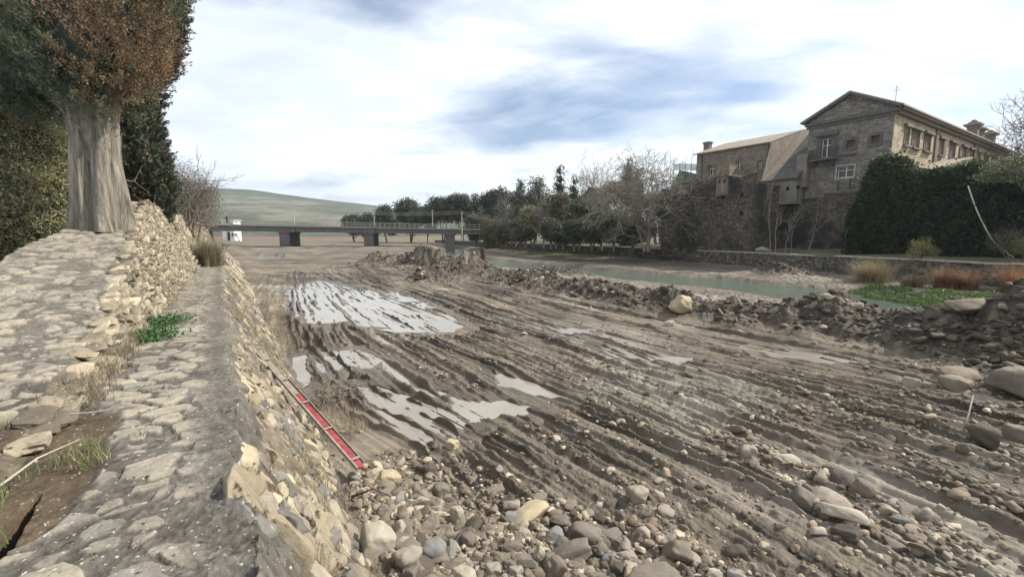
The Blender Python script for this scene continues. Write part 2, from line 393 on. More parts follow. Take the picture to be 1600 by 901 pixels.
GUIDE = [
    [(462, 452), (458, 500), (478, 560), (520, 610), (575, 655), (650, 700), (720, 760)],
    [(470, 440), (490, 500), (525, 560), (600, 615), (690, 665), (790, 720), (900, 800)],
    [(480, 430), (530, 490), (600, 545), (720, 620), (850, 690), (990, 770), (1150, 880)],
    [(490, 425), (570, 480), (680, 540), (820, 610), (980, 680), (1180, 780), (1400, 901)],
    [(500, 420), (620, 470), (760, 525), (900, 580), (1080, 650), (1300, 740), (1600, 870)],
    [(520, 415), (660, 457), (820, 510), (980, 560), (1160, 615), (1380, 680), (1640, 770)],
    [(540, 412), (700, 447), (850, 488), (1010, 530), (1200, 575), (1400, 620), (1660, 690)],
    [(560, 410), (730, 438), (880, 468), (1040, 500), (1230, 535), (1420, 575), (1640, 625)]]
GW = [np.array(G(g)) for g in GUIDE]
for g in range(len(GW)):
    a, b = GW[g][-2], GW[g][-1]; GW[g] = np.vstack([GW[g], b + (b - a) * 1.2])
    a, b = GW[g][1], GW[g][0]; GW[g] = np.vstack([b + (b - a) * 1.2, GW[g]])
def smoothline(P, n=28):
    P = np.array(P); t = np.linspace(0, len(P) - 1, n); out = []
    for k in t:
        i = min(int(k), len(P) - 2); f = k - i
        p0 = P[max(i - 1, 0)]; p1 = P[i]; p2 = P[i + 1]; p3 = P[min(i + 2, len(P) - 1)]
        out.append(.5 * ((2 * p1) + (-p0 + p2) * f + (2 * p0 - 5 * p1 + 4 * p2 - p3) * f * f + (-p0 + 3 * p1 - 3 * p2 + p3) * f ** 3))
    return np.array(out)
def guide(k):
    i = min(int(k), len(GW) - 2); f = k - i
    return smoothline(GW[i] * (1 - f) + GW[i + 1] * f)
TR = []  # (polyline, width, depth, tread)
kk_ = [.1, .22, .34, .5, .62, .8, .95, 1.08, 1.22, 1.4, 1.55, 1.7, 1.9, 2.05, 2.2, 2.4, 2.52, 2.66, 2.84, 3.0, 3.12, 3.28, 3.45, 3.6, 3.72, 3.9, 4.05, 4.18, 4.34, 4.5, 4.62, 4.8, 4.95, 5.1, 5.22, 5.4, 5.55, 5.7, 5.86, 6.0, 6.15, 6.3, 6.45, 6.6, 6.75, 6.9]
for i, k in enumerate(kk_):
    wd = rng.uniform(.07, .15); dp = rng.uniform(.045, .085) * (2.1 if k < 1.3 else 1.4 if k < 2 else 1.0) * (1.4 if i % 5 == 0 else 1)
    TR.append((guide(k + rng.uniform(-.05, .05)), wd, dp, 1 if (i % 6 == 3 and k > 2) else 0))
for a_, b_, wd, dp in ((.4, 1.3, .13, .13), (2.9, 2.1, .12, .10), (3.8, 4.9, .12, .09), (5.6, 4.7, .12, .09), (6.7, 5.9, .13, .10)):   # ruts that cross the others
    A_, B_ = guide(a_), guide(b_); f_ = np.linspace(0, 1, len(A_))[:, None]; TR.append((A_ * (1 - f_) + B_ * f_, wd, dp, 0))
# smooth field telling between which guide lines a point lies: streaks follow it
FGX = np.linspace(-20, 26, 185); FGY = np.linspace(1, 64, 253)
_gx, _gy = np.meshgrid(FGX, FGY); _D = []; _A = None
for g in range(len(GW)):
    d_, ar_, sd__ = polydist(_gx, _gy, smoothline(GW[g])); _D.append(d_ * sd__)
    if g == 3: _A = ar_
_D = np.array(_D); FK = np.full(_gx.shape, np.nan)
for g in range(len(GW) - 1):
    m = (np.sign(_D[g]) != np.sign(_D[g + 1])) & np.isnan(FK); FK[m] = g + (np.abs(_D[g]) / (np.abs(_D[g]) + np.abs(_D[g + 1]) + 1e-9))[m]
lo_ = np.abs(_D[0]) < np.abs(_D[-1]); FK = np.where(np.isnan(FK), np.where(lo_, -np.abs(_D[0]) * .6, 7 + np.abs(_D[-1]) * .6), FK)
def flow(x, y):
    u = np.clip((x - FGX[0]) / (FGX[1] - FGX[0]), 0, len(FGX) - 1.001); v = np.clip((y - FGY[0]) / (FGY[1] - FGY[0]), 0, len(FGY) - 1.001); i = u.astype(int); j = v.astype(int); fu = u - i; fv = v - j
    def S(A): return (A[j, i] * (1 - fu) + A[j, i + 1] * fu) * (1 - fv) + (A[j + 1, i] * (1 - fu) + A[j + 1, i + 1] * fu) * fv
    return S(FK), S(_A)
PUD = [  # puddle polygons in photo pixels, level
    ([(440, 455), (500, 438), (560, 452), (620, 458), (680, 480), (725, 512), (700, 522), (640, 522), (580, 512), (540, 503), (500, 508), (462, 492)], .03),
    ([(458, 557), (478, 553), (484, 585), (476, 604), (462, 590)], -.03),
    ([(494, 560), (508, 560), (512, 580), (500, 582)], -.03),
    ([(500, 548), (560, 545), (600, 560), (575, 575), (545, 570), (520, 580)], -.035),
    ([(548, 600), (580, 603), (625, 640), (672, 672), (676, 694), (648, 692), (600, 655)], -.05),
    ([(585, 600), (640, 615), (700, 640), (735, 662), (708, 682), (655, 662), (615, 632)], -.05),
    ([(700, 620), (760, 625), (835, 632), (820, 646), (740, 655), (710, 640)], -.035),
    ([(765, 580), (850, 598), (885, 622), (830, 618), (775, 600)], -.05),
    ([(600, 560), (660, 600), (700, 612), (690, 622), (640, 606), (596, 575)], -.05), ([(1180, 545), (1290, 556), (1370, 570), (1290, 570), (1200, 558)], .0),
    ([(935, 540), (1000, 553), (1085, 560), (1075, 573), (1010, 572), (950, 556)], -.01),
    ([(860, 513), (920, 516), (925, 522), (880, 524)], .0),
    ([(385, 400), (445, 401), (440, 407), (392, 406)], .02)]
PUDW = [(np.array(G(p)), lv) for p, lv in PUD]
def wall_l_edge(s): return np.clip(-1.27 + .0135 * (s - 4), -1.27, -.66)
def wall_foot(s): return 1.22 + .012 * np.clip(s - 5, 0, 60)
WB = [(30, 0), (31, 0)]
def bed(x, y, info=False):
    shp = x.shape; dist = np.hypot(x, y)
    base = .02 + .75 * ss(y, 35, 105)
    # gentle swell
    z = base + .10 * fbm(x * .12, y * .12, 3, 3) + .05 * fbm(x * .45, y * .45, 3, 8)
    rough = np.full(shp, .45)
    # ridge of dumped rubble between the track and the river
    P = RIDGE; best = np.full(shp, 1e9); hh = np.zeros(shp); ww = np.ones(shp); side = np.zeros(shp)
    for i in range(len(P) - 1):
        ax, ay, ah, aw = P[i]; bx, by, bh, bw = P[i + 1]; dx, dy = bx - ax, by - ay; L2 = dx * dx + dy * dy
        t = np.clip(((x - ax) * dx + (y - ay) * dy) / L2, 0, 1); d = np.hypot(x - ax - t * dx, y - ay - t * dy); m = d < best
        best = np.where(m, d, best); hh = np.where(m, ah + (bh - ah) * t, hh); ww = np.where(m, aw + (bw - aw) * t, ww)
    wob = 1 + .35 * fbm(x * .6, y * .6, 3, 21)
    rr = best / (ww * wob); ridge = hh * np.exp(-(rr ** 2) * 1.3) * (1 + .5 * fbm(x * 1.1, y * 1.1, 3, 33)) * (.95 + .75 * fbm(x * .33, y * .33, 2, 34))
    for bx, by, bh, ra, rb in BLOBS:
        q = ((x - bx) / ra) ** 2 + ((y - by) / rb) ** 2
        ridge = ridge + bh * np.exp(-q * 1.4) * (1 + .4 * fbm(x * .9, y * .9, 3, 44))
    ridgem = np.clip(ridge / .5, 0, 1)
    # river
    dr, _, sr = polydist(x, y, RIV)
    hw = 3.5 + .8 * vn(x * .2, y * .2, 6)
    chan = ss(dr, hw + 1.5, hw - .6)
    # gravel bar beyond the river (side < 0 : right/far side)
    z = z * (1 - ss(dr, 9, 3)) + (-.16) * ss(dr, 9, 3)
    z = np.where(sr > 0, z * (1 - ss(dr, 2, 5)) + (-.06 + .06 * fbm(x * .3, y * .3, 3, 9)) * ss(dr, 2, 5), z)
    dw, _, sw = polydist(x, y, RW)
    z = z + (.12 + .12 * ss(y, 32, 48)) * ss(dw, 4.5, .5) * (y > 0)
    z = z + ridge
    z = z * (1 - chan) + (-1.0) * chan
    # foot of the left wall: piled stones, sand
    t = x * N2[0] + y * N2[1]; s = x * D2[0] + y * D2[1]
    z = z + .18 * ss(t - wall_foot(s), 1.2, 0) * (s < 6) + .3 * ss(t - wall_foot(s), 2.5, 0) * ss(s, 16, 30)
    # tracks
    flat = (1 - ridgem) * (1 - chan) * ss(dr, 5.5, 7.5) * ss(np.abs(x - 2) * 0 + dr, 5, 7)
    nearm = ss(y, 60, 35)
    trk = np.zeros(shp); berm = np.zeros(shp); trd = np.zeros(shp)
    sel = (flat > .05) & (y > 1) & (y < 62) & (x > -20) & (x < 24)
    xs, ys = x[sel], y[sel]; wx = xs + .16 * vn(xs * .5, ys * .5, 71) + .035 * vn(xs * 3.1, ys * 3.1, 73); wy = ys + .16 * vn(xs * .5, ys * .5, 72) + .035 * vn(xs * 3.1, ys * 3.1, 74)
    T = np.zeros(xs.shape); B = np.zeros(xs.shape); TD = np.zeros(xs.shape)
    BK = Buckets(wx, wy) if len(wx) else None
    for i, (pl, wd, dp, tr) in enumerate(TR if BK else []):
        ix, d, arc, sd_ = BK.dist(pl, wd * 3.6)
        mod = np.clip(.85 + .8 * vn(arc * .28, arc * 0 + i * 3.3, 50 + i), .12, 1.5)
        u = d / wd
        dp_ = dp * .9; T[ix] = np.maximum(T[ix], dp_ * mod * np.exp(-(u ** 2) ** 1.6))
        B[ix] = np.maximum(B[ix], 1.05 * dp * mod * np.exp(-((u - 1.55) / .50) ** 2) * (.75 + .5 * vn(arc * .9, sd_ * 3.0, 90 + i)) * (.85 + .35 * vn(xs[ix] * 5, ys[ix] * 5, 91)))
        if tr:
            TD[ix] = np.maximum(TD[ix], (u < .95) * (.5 + .5 * np.sin((arc + .3 * d * sd_) * 2 * math.pi / .17)) * .007 * mod)
    trk[sel] = T; berm[sel] = B; trd[sel] = TD
    fo2 = ss(y, 7.4, 5.4) * ss(x, 4.5, 1.2); trk *= 1 - .7 * fo2; berm *= 1 - .6 * fo2
    z = z + (-trk + berm + trd) * flat + .12 * fo2 * np.clip(fbm(x * 1.1, y * 1.1, 3, 160), -.3, 1)
    fore_ = ss(y, 8.5, 5.5) * ss(x, 6, 1.5); fk_, fa_ = flow(x, y); strk = fbm(fk_ * 9 + .15 * vn(x * 2, y * 2, 7), fa_ * .22, 4, 150); strk2 = fbm(fk_ * 22, fa_ * .5, 3, 151)
    stm = flat * ss(y, 60, 45) * (x < 24)
    nf = 1 - .55 * fore_; z = z + stm * (.055 * strk * nf + .018 * strk2 * nf)
    # puddles: sink the ground below the water level but leave the berms standing
    wet = np.zeros(shp)
    anyin = np.zeros(shp, bool); todo = []
    for pl, lv in PUDW:
        x0, y0 = pl.min(0) - 1.2; x1, y1 = pl.max(0) + 1.2
        mm = (x > x0) & (x < x1) & (y > y0) & (y < y1)
        if not mm.any(): continue
        xs, ys = x[mm], y[mm]; k = .10 if (y1 < 22) else .5
        jx = xs + k * fbm(xs * 1.6, ys * 1.6, 3, 61); jy = ys + k * 1.3 * fbm(xs * 1.6, ys * 1.6, 3, 62)
        ins = inpoly(jx, jy, pl); dd, _, _ = polydist(jx, jy, np.vstack([pl, pl[:1]])); anyin[mm] |= ins; todo.append((mm, xs, ys, ins, dd, lv))
    for mm, xs, ys, ins, dd, lv in todo:
        far_ = ss(ys, 14, 18); m_ = np.where(ins, ss(dd, -.05, .16), 0); mw = np.where(ins, 1, ss(dd, .7, 0))
        low = lv - .065 + berm[mm] * (1.25 + .2 * far_) + .10 * strk[mm] - trk[mm] * .3 + .04 * fbm(xs * .9, ys * .9, 3, 66) + .05 * np.clip(fbm(xs * 1.3, ys * .5, 3, 68), 0, 1)
        z[mm] = z[mm] * (1 - m_) + np.minimum(z[mm], low) * m_; wet[mm] = np.maximum(wet[mm], mw)
        z[mm] = np.where(~anyin[mm] & (dd < .5), np.maximum(z[mm], lv + .012 + (dd * .06).clip(0, .03)), z[mm])
    # smooth sandy corner by the red board
    sand = inpoly(x, y, np.array(G([(500, 640), (555, 615), (600, 650), (660, 700), (590, 705), (540, 715), (515, 690)])))
    sdd, _, _ = polydist(x, y, np.array(G([(520, 650), (580, 660), (600, 690), (560, 705)]))); sandm = ss(sdd, .55, .15)
    # clods and pebbly relief, finer near the camera
    cl = np.abs(fbm(x * 2.3, y * 2.3, 4, 12)); fine = fbm(x * 9, y * 9, 3, 13) * ss(dist, 26, 12)
    cp, cp2, ci = cell(x * 4.2, y * 4.2, 31)
    clod = np.clip(.5 - cp, 0, 1) * (ci > .45)
    loose = np.clip(.35 + 1.2 * fbm(x * .35, y * .35, 3, 14), 0, 1)
    fore = ss(y, 7.5, 5.2) * ss(x, 5.5, 1.5)
    amt = (.45 + .9 * loose) * (1 - .75 * wet) * (1 - .9 * sandm) * (1 - .8 * chan)
    amt = amt * (1 + 1.6 * ridgem) * (1 + .8 * fore)
    z = z + (.060 * (cl - .2) + .020 * fine + .05 * clod + .020 * fbm(x * 15, y * 15, 3, 17) * ss(dist, 18, 10) + .016 * fbm(x * 32, y * 32, 2, 18) * ss(dist, 11, 6)) * amt
    z = z + (1 - chan) * (1 - wet) * ss(y, 26, 40) * ss(y, 120, 90) * (sr < 0) * (.22 * np.clip(fbm(x * .16, y * .28, 4, 95), -.2, 1) + .07 * fbm(x * .9, y * .9, 3, 96))
    z = z + ridgem * (.28 * fbm(x * 1.9, y * 1.9, 5, 15) + .07 * np.abs(fbm(x * 6, y * 6, 3, 16)) + .10 * np.clip(.55 - cell(x * 1.7, y * 1.7, 37)[0], 0, 1))
    if info:
        return z, dict(wet=np.clip(wet * .9 + chan * .6 + trk * 2, 0, 1), ridge=ridgem, loose=loose, berm=berm, trk=trk, chan=chan, sand=sandm, dr=dr, dw=dw, strk=strk * stm, strk2=strk2 * stm)
    return z
def grid_faces(nr, nc):
    i = np.arange(nr - 1)[:, None] * nc + np.arange(nc - 1)[None, :]
    return np.stack([i, i + 1, i + nc + 1, i + nc], -1).reshape(-1, 4)

def build_bed():
    A = np.radians(np.concatenate([np.linspace(-62, 58, 1250), np.linspace(58.5, 82, 30)]))
    R = np.concatenate([np.exp(np.linspace(math.log(2.4), math.log(20), 760)), np.exp(np.linspace(math.log(20.1), math.log(75), 420)), np.exp(np.linspace(math.log(76), math.log(3500), 120))])
    a, r = np.meshgrid(A, R); x = (r * np.sin(a)); y = (r * np.cos(a))
    z, I = bed(x, y, True)
    far = ss(y, 110, 160); z = z * (1 - far) + (.9 + .5 * ss(y, 150, 300)) * far
    # colours: grey brown mud, drier tan crusts, dark wet clods
    mud = np.array([.120, .098, .072]); dry = np.array([.185, .155, .116]); dark = np.array([.058, .047, .037]); grav = np.array([.135, .117, .093]); silt = np.array([.23, .205, .165])
    n = .5 + .5 * fbm(x * .5, y * .5, 4, 81); n2_ = .5 + .5 * fbm(x * 3, y * 3, 3, 82)
    k = np.clip(.15 + .75 * (n - .3) + .3 * (n2_ - .5), 0, 1)[..., None]
    c = mud * (1 - k) + dry * k
    k = np.clip(I['berm'] * 5 + 1.0 * I['ridge'] * np.clip(n2_ + .3, 0, 1) * ss(x, -16, 0), 0, .92)[..., None]; c = c * (1 - k) + dark * k
    k = np.clip(I['wet'] * .8, 0, .8)[..., None] * (1 - I['ridge'][..., None]); c = c * (1 - k) + mud * .9 * k
    k = I['sand'][..., None]; c = c * (1 - k) + np.array([.20, .165, .122]) * k
    # pale silt along some of the tracks
    sl = ss(fbm(x * .28 + 5, y * .28, 3, 87), .12, .42) * (1 - I['ridge']) * (I['wet'] < .3) * ss(y, 45, 25)
    k = (.75 * sl)[..., None]; c = c * (1 - k) + silt * k
    k = (ss(I['dr'], 12, 6) * (1 - I['ridge']) * .8)[..., None]; c = c * (1 - k) + grav * k
    q1, q2, qi = cell(x * 7 / (1 + y / 50), y * 7 / (1 + y / 50), 131); pk = ((.5 + 1.0 * qi) * np.clip(.75 + (q2 - q1), 0, 1.1)); pf_ = np.clip(ss(I['dr'], 13, 7) * 1.0 + .55 * I['loose'] + .7 * I['ridge'], 0, 1) * (1 - I['sand']) * (1 - .8 * I['wet'])
    c = c * (1 + (pk - 1) * pf_ * ss(y, 70, 30))[..., None]; pf2 = .8 + .8 * fbm(x * .35, y * .7, 5, 140); c = c * (1 + (pf2 - .85) * ss(y, 22, 40))[..., None]
    c = c * np.clip(1 + .75 * I['strk'] + .35 * I['strk2'], .5, 1.5)[..., None]
    fk = ss(y, 112, 170)[..., None]; brown = np.array([.16, .09, .062]); green = np.array([.10, .12, .06])
    g = ss(fbm(x * .02, y * .02, 3, 91), -.2, .3)[..., None]
    c = c * (1 - fk) + (brown * (1 - g * .55) + green * g * .55) * fk
    o = mk('riverbed', np.stack([x, y, z], -1).reshape(-1, 3), grid_faces(len(R), len(A)), M['mud'], col=c.reshape(-1, 3), attrs={'wet': I['wet'].ravel()})
    tag(o, kind='structure')
build_bed()
# water sheets
def strip_sheet(name, line, hw, z, mat, kind='structure'):
    P = np.array(line, float); V = []
    for i in range(len(P)):
        d = P[min(i + 1, len(P) - 1)] - P[max(i - 1, 0)]; d /= np.hypot(*d); n = np.array([-d[1], d[0]])
        for q in (-1, 1): V.append([*(P[i] + n * q * hw), z])
    o = mk(name, V, np.array([[2 * i, 2 * i + 2, 2 * i + 3, 2 * i + 1] for i in range(len(P) - 1)]), mat); return tag(o, kind=kind)
strip_sheet('river', RIV, 7.5, -.40, M['river'])
pw = MB()
for i_, (pl, lv) in enumerate(PUDW):
    lv = lv + .0025 * i_; c = pl.mean(0); q = [(*(c + (p - c) * 1.0 + (p - c) / (np.hypot(*(p - c)) + 1e-6) * .35), lv) for p in pl]
    pw.poly(q)
tag(pw.build('puddle_water', M['puddle'], fix=False), kind='structure')
# a backwater between the spoil heaps, upstream
# ------------------------------------------------------------------ hill
def build_hill():
    cr = [(-700, 262), (-300, 270), (0, 280), (200, 290), (300, 297), (340, 294), (395, 297), (450, 305), (520, 314), (590, 321), (650, 330), (760, 345), (900, 356), (1100, 360)]
    Y0, Y1 = 330, 1250; n = 200; m = 70; px = np.linspace(-700, 1100, n)
    py = np.interp(px, [c[0] for c in cr], [c[1] for c in cr]); V = np.zeros((m, n, 3))
    for j in range(n):
        top = at(px[j], py[j], Y1)
        for i in range(m):
            f = i / (m - 1) * 1.3; Y = Y0 + (Y1 - Y0) * f; X = top[0] * Y / Y1
            g = min(f, 1); zz = .8 + (top[2] - .8) * (g ** 1.35) - max(0, f - 1) * 120
            V[i, j] = X, Y, zz
    x, y = V[..., 0], V[..., 1]
    amp = ss(y, 330, 800)
    V[..., 2] += (10 * fbm(x * .006, y * .006, 4, 5) * ss(y, 330, 700) * ss(-np.abs(y - 1250), -500, -100) * .3 + 7 * fbm(x * .008, y * .004, 4, 5) * ss(y, 330, 600) * ss(y, 1240, 900))
    k1 = ss(fbm(x * .012, y * .008, 5, 41), -.15, .35)[..., None]; c = np.array([.085, .095, .07]) * (1 - k1) + np.array([.145, .14, .11]) * k1
    k2 = (ss(y + 60 * fbm(x * .01, y * .01, 3, 8), 1120, 1190) * .7)[..., None]; c = c * (1 - k2) + np.array([.05, .06, .05]) * k2
    k3 = (ss(fbm(x * .03, y * .012, 5, 47), .08, .26) * .75)[..., None]; c = c * (1 - k3) + np.array([.06, .075, .05]) * k3
    m_ = attr_mat('hill_grass', .03, .55, .0, 1.0, spec=0, bscale=.05)
    tag(mk('hill', V.reshape(-1, 3), grid_faces(m, n), m_, col=c.reshape(-1, 3)), kind='structure')
build_hill()

# ------------------------------------------------------------------ left wall with ledge and ramp
RS = [0, 4.5, 6, 8, 9.2, 10.7, 14.8, 18.6, 30, 200]; RH = [0, .04, .15, .34, .6, .95, 1.75, 2.6, 2.6, 2.6]
def ramp_h(s): return np.interp(s, RS, RH)
def wallz(x, y):
    s = x * D2[0] + y * D2[1]; t = x * N2[0] + y * N2[1]
    h = ramp_h(s + .25 * vn(x * 1.1, y * 1.1, 5)); tl = wall_l_edge(s) + .05 * vn(s * 1.7, s * 0, 3)
    k = ss(tl - t, 0, .12 + .36 * h)                # ramp face
    z = 2.0 + h * k
    z = z - (t < -3.0 - .4 * vn(s * .4, s * 0, 4)) * np.clip((-3.0 - t) * 1.2, 0, 1.6) * ss(s, 8, 10)  # bank falls off on the far left
    edge = .075 * vn(s * 2.1, s * 0, 9) + .055 * vn(s * 6.3, s * 0, 10) + .02 * vn(x * 21, y * 21, 11)
    q = np.clip((t - edge) / (wall_foot(s) - edge), 0, 1.3)
    z = z - 2.05 * q ** .92 * (t > edge)
    return z, s, t, k, h, q
def build_wall():
    A = np.radians(np.linspace(-84, 40, 1050)); R = np.concatenate([np.exp(np.linspace(math.log(.9), math.log(22), 1000)), np.exp(np.linspace(math.log(22.2), math.log(110), 160))])
    a, r = np.meshgrid(A, R); x = r * np.sin(a); y = r * np.cos(a)
    z, s, t, k, h, q = wallz(x, y)
    on = (q <= 0)
    # flat stones set in the mortar
    wx = x + .05 * vn(x * 5, y * 5, 2); wy = y + .05 * vn(x * 5, y * 5, 3)
    u = wx * N2[0] + wy * N2[1]; v = wx * D2[0] + wy * D2[1]
    f1, f2, idd = cell(u * 2.9, v * 4.1, 77); g1, g2, id2 = cell(u * 5.6 + 40, v * 7.3, 78)
    e1 = f2 - f1; e2 = g2 - g1
    pth = ss(t, -.12, -.42)  # the outer edge of the ledge is bare mortar
    big = (idd > .46 - .1 * (k > .5)) * ss(e1, .20, .27) * np.where(k > .5, 1, pth)
    small = (id2 > .45) * ss(e2, .22, .31) * (1 - big) * .8 * np.where(k > .5, 1, pth)
    near = np.hypot(x, y)
    soil = ss(fbm(x * .9, y * .9, 3, 19) + ss(t, -.55, -.95) * .9 * ss(s, 6.2, 4.6) * ss(s, 2.6, 3.3) - .15, .1, .45) * (s < 6.5) * ss(t, -.45, -.75) * (s > 2.4)
    big = big * (1 - soil); small = small * (1 - soil)
    rg = fbm(x * 7, y * 7, 4, 22); rg2 = fbm(x * 22, y * 22, 3, 23) * ss(near, 9, 4)
    lay = np.abs(vn(t * 1.2, s * 5.5, 29))
    z = z + big * (.012 + .022 * idd) + small * (.006 + .012 * id2) + .016 * rg * (1 - .7 * big) + (.012 * rg2 + .008 * fbm(x * 48, y * 48, 2, 24) * ss(near, 5, 2.5)) * (1 - .75 * np.maximum(big, small)) - .03 * soil
    z = z + k * (.045 * fbm(x * 2.2, y * 2.2, 4, 27) + .03 * lay)
    # bulge and breaks in the cut bank
    z = z + (~on) * (.12 * fbm(x * 1.6, y * 1.6, 4, 31) + .05 * fbm(x * 6, y * 6, 4, 32))
    # sunken wedge at lower left
    c0 = gp(58, 768, 2.0)[:2]; c1 = gp(-40, 880, 2.0)[:2]
    dc, ac, _ = polydist(x, y, [c0, c1]); z = z - .55 * ss(dc, .02 + ac * .13, -.005 + ac * .08) * (ac > 0.0)
    mort = np.array([.160, .146, .124]); mort2 = np.array([.070, .063, .054]); tan = np.array([.34, .295, .225]); grey = np.array([.24, .22, .185]); brown = np.array([.10, .075, .05])
    n = np.clip(.5 + .5 * fbm(x * 2.5, y * 2.5, 4, 55) + .55 * rg2 + .25 * rg, 0, 1); c = mort * n[..., None] + mort2 * (1 - n[..., None])
    st = np.maximum(big, small)[..., None]; idc = np.where(big > small, idd, id2); kk = (np.abs(idc * 7.3 % 1))[..., None]
    sc_ = tan * kk + grey * (1 - kk); c = c * (1 - st) + sc_ * st
    c = c * (1 - soil[..., None]) + brown * soil[..., None]
    far = ss(s, 5, 12)[..., None] * .30; c = c * (1 - far) + (np.array([.235, .205, .16]) * (.75 + .5 * n[..., None])) * far
    bm2 = ss(q, .22, .05)[..., None]; bank = (~on)[..., None]; bc = np.array([.15, .122, .088]) * (.5 + .9 * n[..., None]); c = np.where(bank, bc * (1 - bm2) + c * bm2, c)
    face = ((k > .03) & (k < .97))[..., None]; c = np.where(face, np.array([.15, .125, .09]) * (.7 + .6 * n[..., None]), c)
    keep = np.ones(x.shape, bool)
    Fq = grid_faces(len(R), len(A)); okv = ((t < 2.2) & (t > -7) & (s > -1.5) & (s < 92)).ravel(); Fq = Fq[okv[Fq].all(1)]
    used = np.unique(Fq); rem = np.full(x.size, -1); rem[used] = np.arange(len(used))
    V = np.stack([x, y, z], -1).reshape(-1, 3)[used]; root = empty('stone_wall', (*st2xy(3, -.5), 2.0), 'old mortared stone river wall with a paved ledge and a rough ramp of masonry above it', 'wall')
    mk('walkway', V, rem[Fq], M['masonry_top'], parent=root, col=c.reshape(-1, 3)[used])
    return root
WALL = build_wall()

# ------------------------------------------------------------------ rocks
def ico(sub):
    t = (1 + 5 ** .5) / 2
    v = [(-1, t, 0), (1, t, 0), (-1, -t, 0), (1, -t, 0), (0, -1, t), (0, 1, t), (0, -1, -t), (0, 1, -t), (t, 0, -1), (t, 0, 1), (-t, 0, -1), (-t, 0, 1)]
    f = [(0, 11, 5), (0, 5, 1), (0, 1, 7), (0, 7, 10), (0, 10, 11), (1, 5, 9), (5, 11, 4), (11, 10, 2), (10, 7, 6), (7, 1, 8), (3, 9, 4), (3, 4, 2), (3, 2, 6), (3, 6, 8), (3, 8, 9), (4, 9, 5), (2, 4, 11), (6, 2, 10), (8, 6, 7), (9, 8, 1)]
    v = [np.array(p) / np.linalg.norm(p) for p in v]
    for _ in range(sub):
        c = {}; nf = []
        def mid(a, b):
            k = (min(a, b), max(a, b))
            if k not in c: p = v[a] + v[b]; v.append(p / np.linalg.norm(p)); c[k] = len(v) - 1
            return c[k]
        for a, b, d in f:
            ab, bd, da = mid(a, b), mid(b, d), mid(d, a); nf += [(a, ab, da), (b, bd, ab), (d, da, bd), (ab, bd, da)]
        f = nf
    return np.array(v), np.array(f)
ICO = [ico(i) for i in range(5)]
def rock_shape(sub, seed, blocky=.3, rough=.12):
    r = np.random.default_rng(seed); V, Fc = ICO[sub]; V = V.copy()
    p = 2 + blocky * 6; L = (np.abs(V) ** p).sum(1) ** (1 / p); V = V / L[:, None]
    for _ in range(int(3 + blocky * 8)):      # cut faces
        n = r.normal(size=3); n /= np.linalg.norm(n); d = r.uniform(.55, .9); q = V @ n; m = q > d
        V[m] -= np.outer(q[m] - d, n) * r.uniform(.6, 1)
    ph = r.uniform(0, 50, 3)
    nz = fbm(V[:, 0] * 1.5 + ph[0] + V[:, 2] * .8, V[:, 1] * 1.5 + ph[1] - V[:, 2] * 1.1, 3, seed)
    nz2 = fbm(V[:, 0] * 4 + ph[1] + V[:, 2] * 3, V[:, 1] * 4 + ph[2] - V[:, 2] * 2.5, 3, seed + 3)
    V = V * (1 + rough * nz + rough * .45 * nz2)[:, None]
    return V, Fc
LIB = {s: [rock_shape(s, 100 + i, .12 + .5 * (i % 4) / 3, .17) for i in range(12)] for s in (1, 2, 3)}
BLK = {s: [rock_shape(s, 300 + i, .95, .15) for i in range(12)] for s in (2, 3, 4)}
def rotm(ax, ay, az):
    return np.array(Matrix.Rotation(az, 3, 'Z') @ Matrix.Rotation(ay, 3, 'Y') @ Matrix.Rotation(ax, 3, 'X'))
def merge_rocks(items, lib):
    """items: (pos, scale3, rot3x3, colour, sub)"""
    Vs, Fs, Cs = [], [], []; off = 0
    for i, (p, s3, R, c, sub) in enumerate(items):
        V, Fc = lib[sub][i % 12]; W = (V * s3) @ R.T + p
        Vs.append(W); Fs.append(Fc + off); Cs.append(np.repeat([c], len(V), 0)); off += len(V)
    return np.concatenate(Vs), np.concatenate(Fs), np.concatenate(Cs)
def rockcol(kind=None):
    u = rng.random()
    if rng.random() < .06: return np.array([.42, .385, .32]) * rng.uniform(.85, 1.1)
    if rng.random() < .66: return np.array([.16, .136, .107]) * rng.uniform(.7, 1.25)
    c = np.array([.30, .265, .215]) if u < .4 else np.array([.225, .205, .175]) if u < .65 else np.array([.36, .32, .255]) if u < .82 else np.array([.27, .215, .155]) if u < .95 else np.array([.225, .222, .21])
    return c * rng.uniform(.75, 1.15)

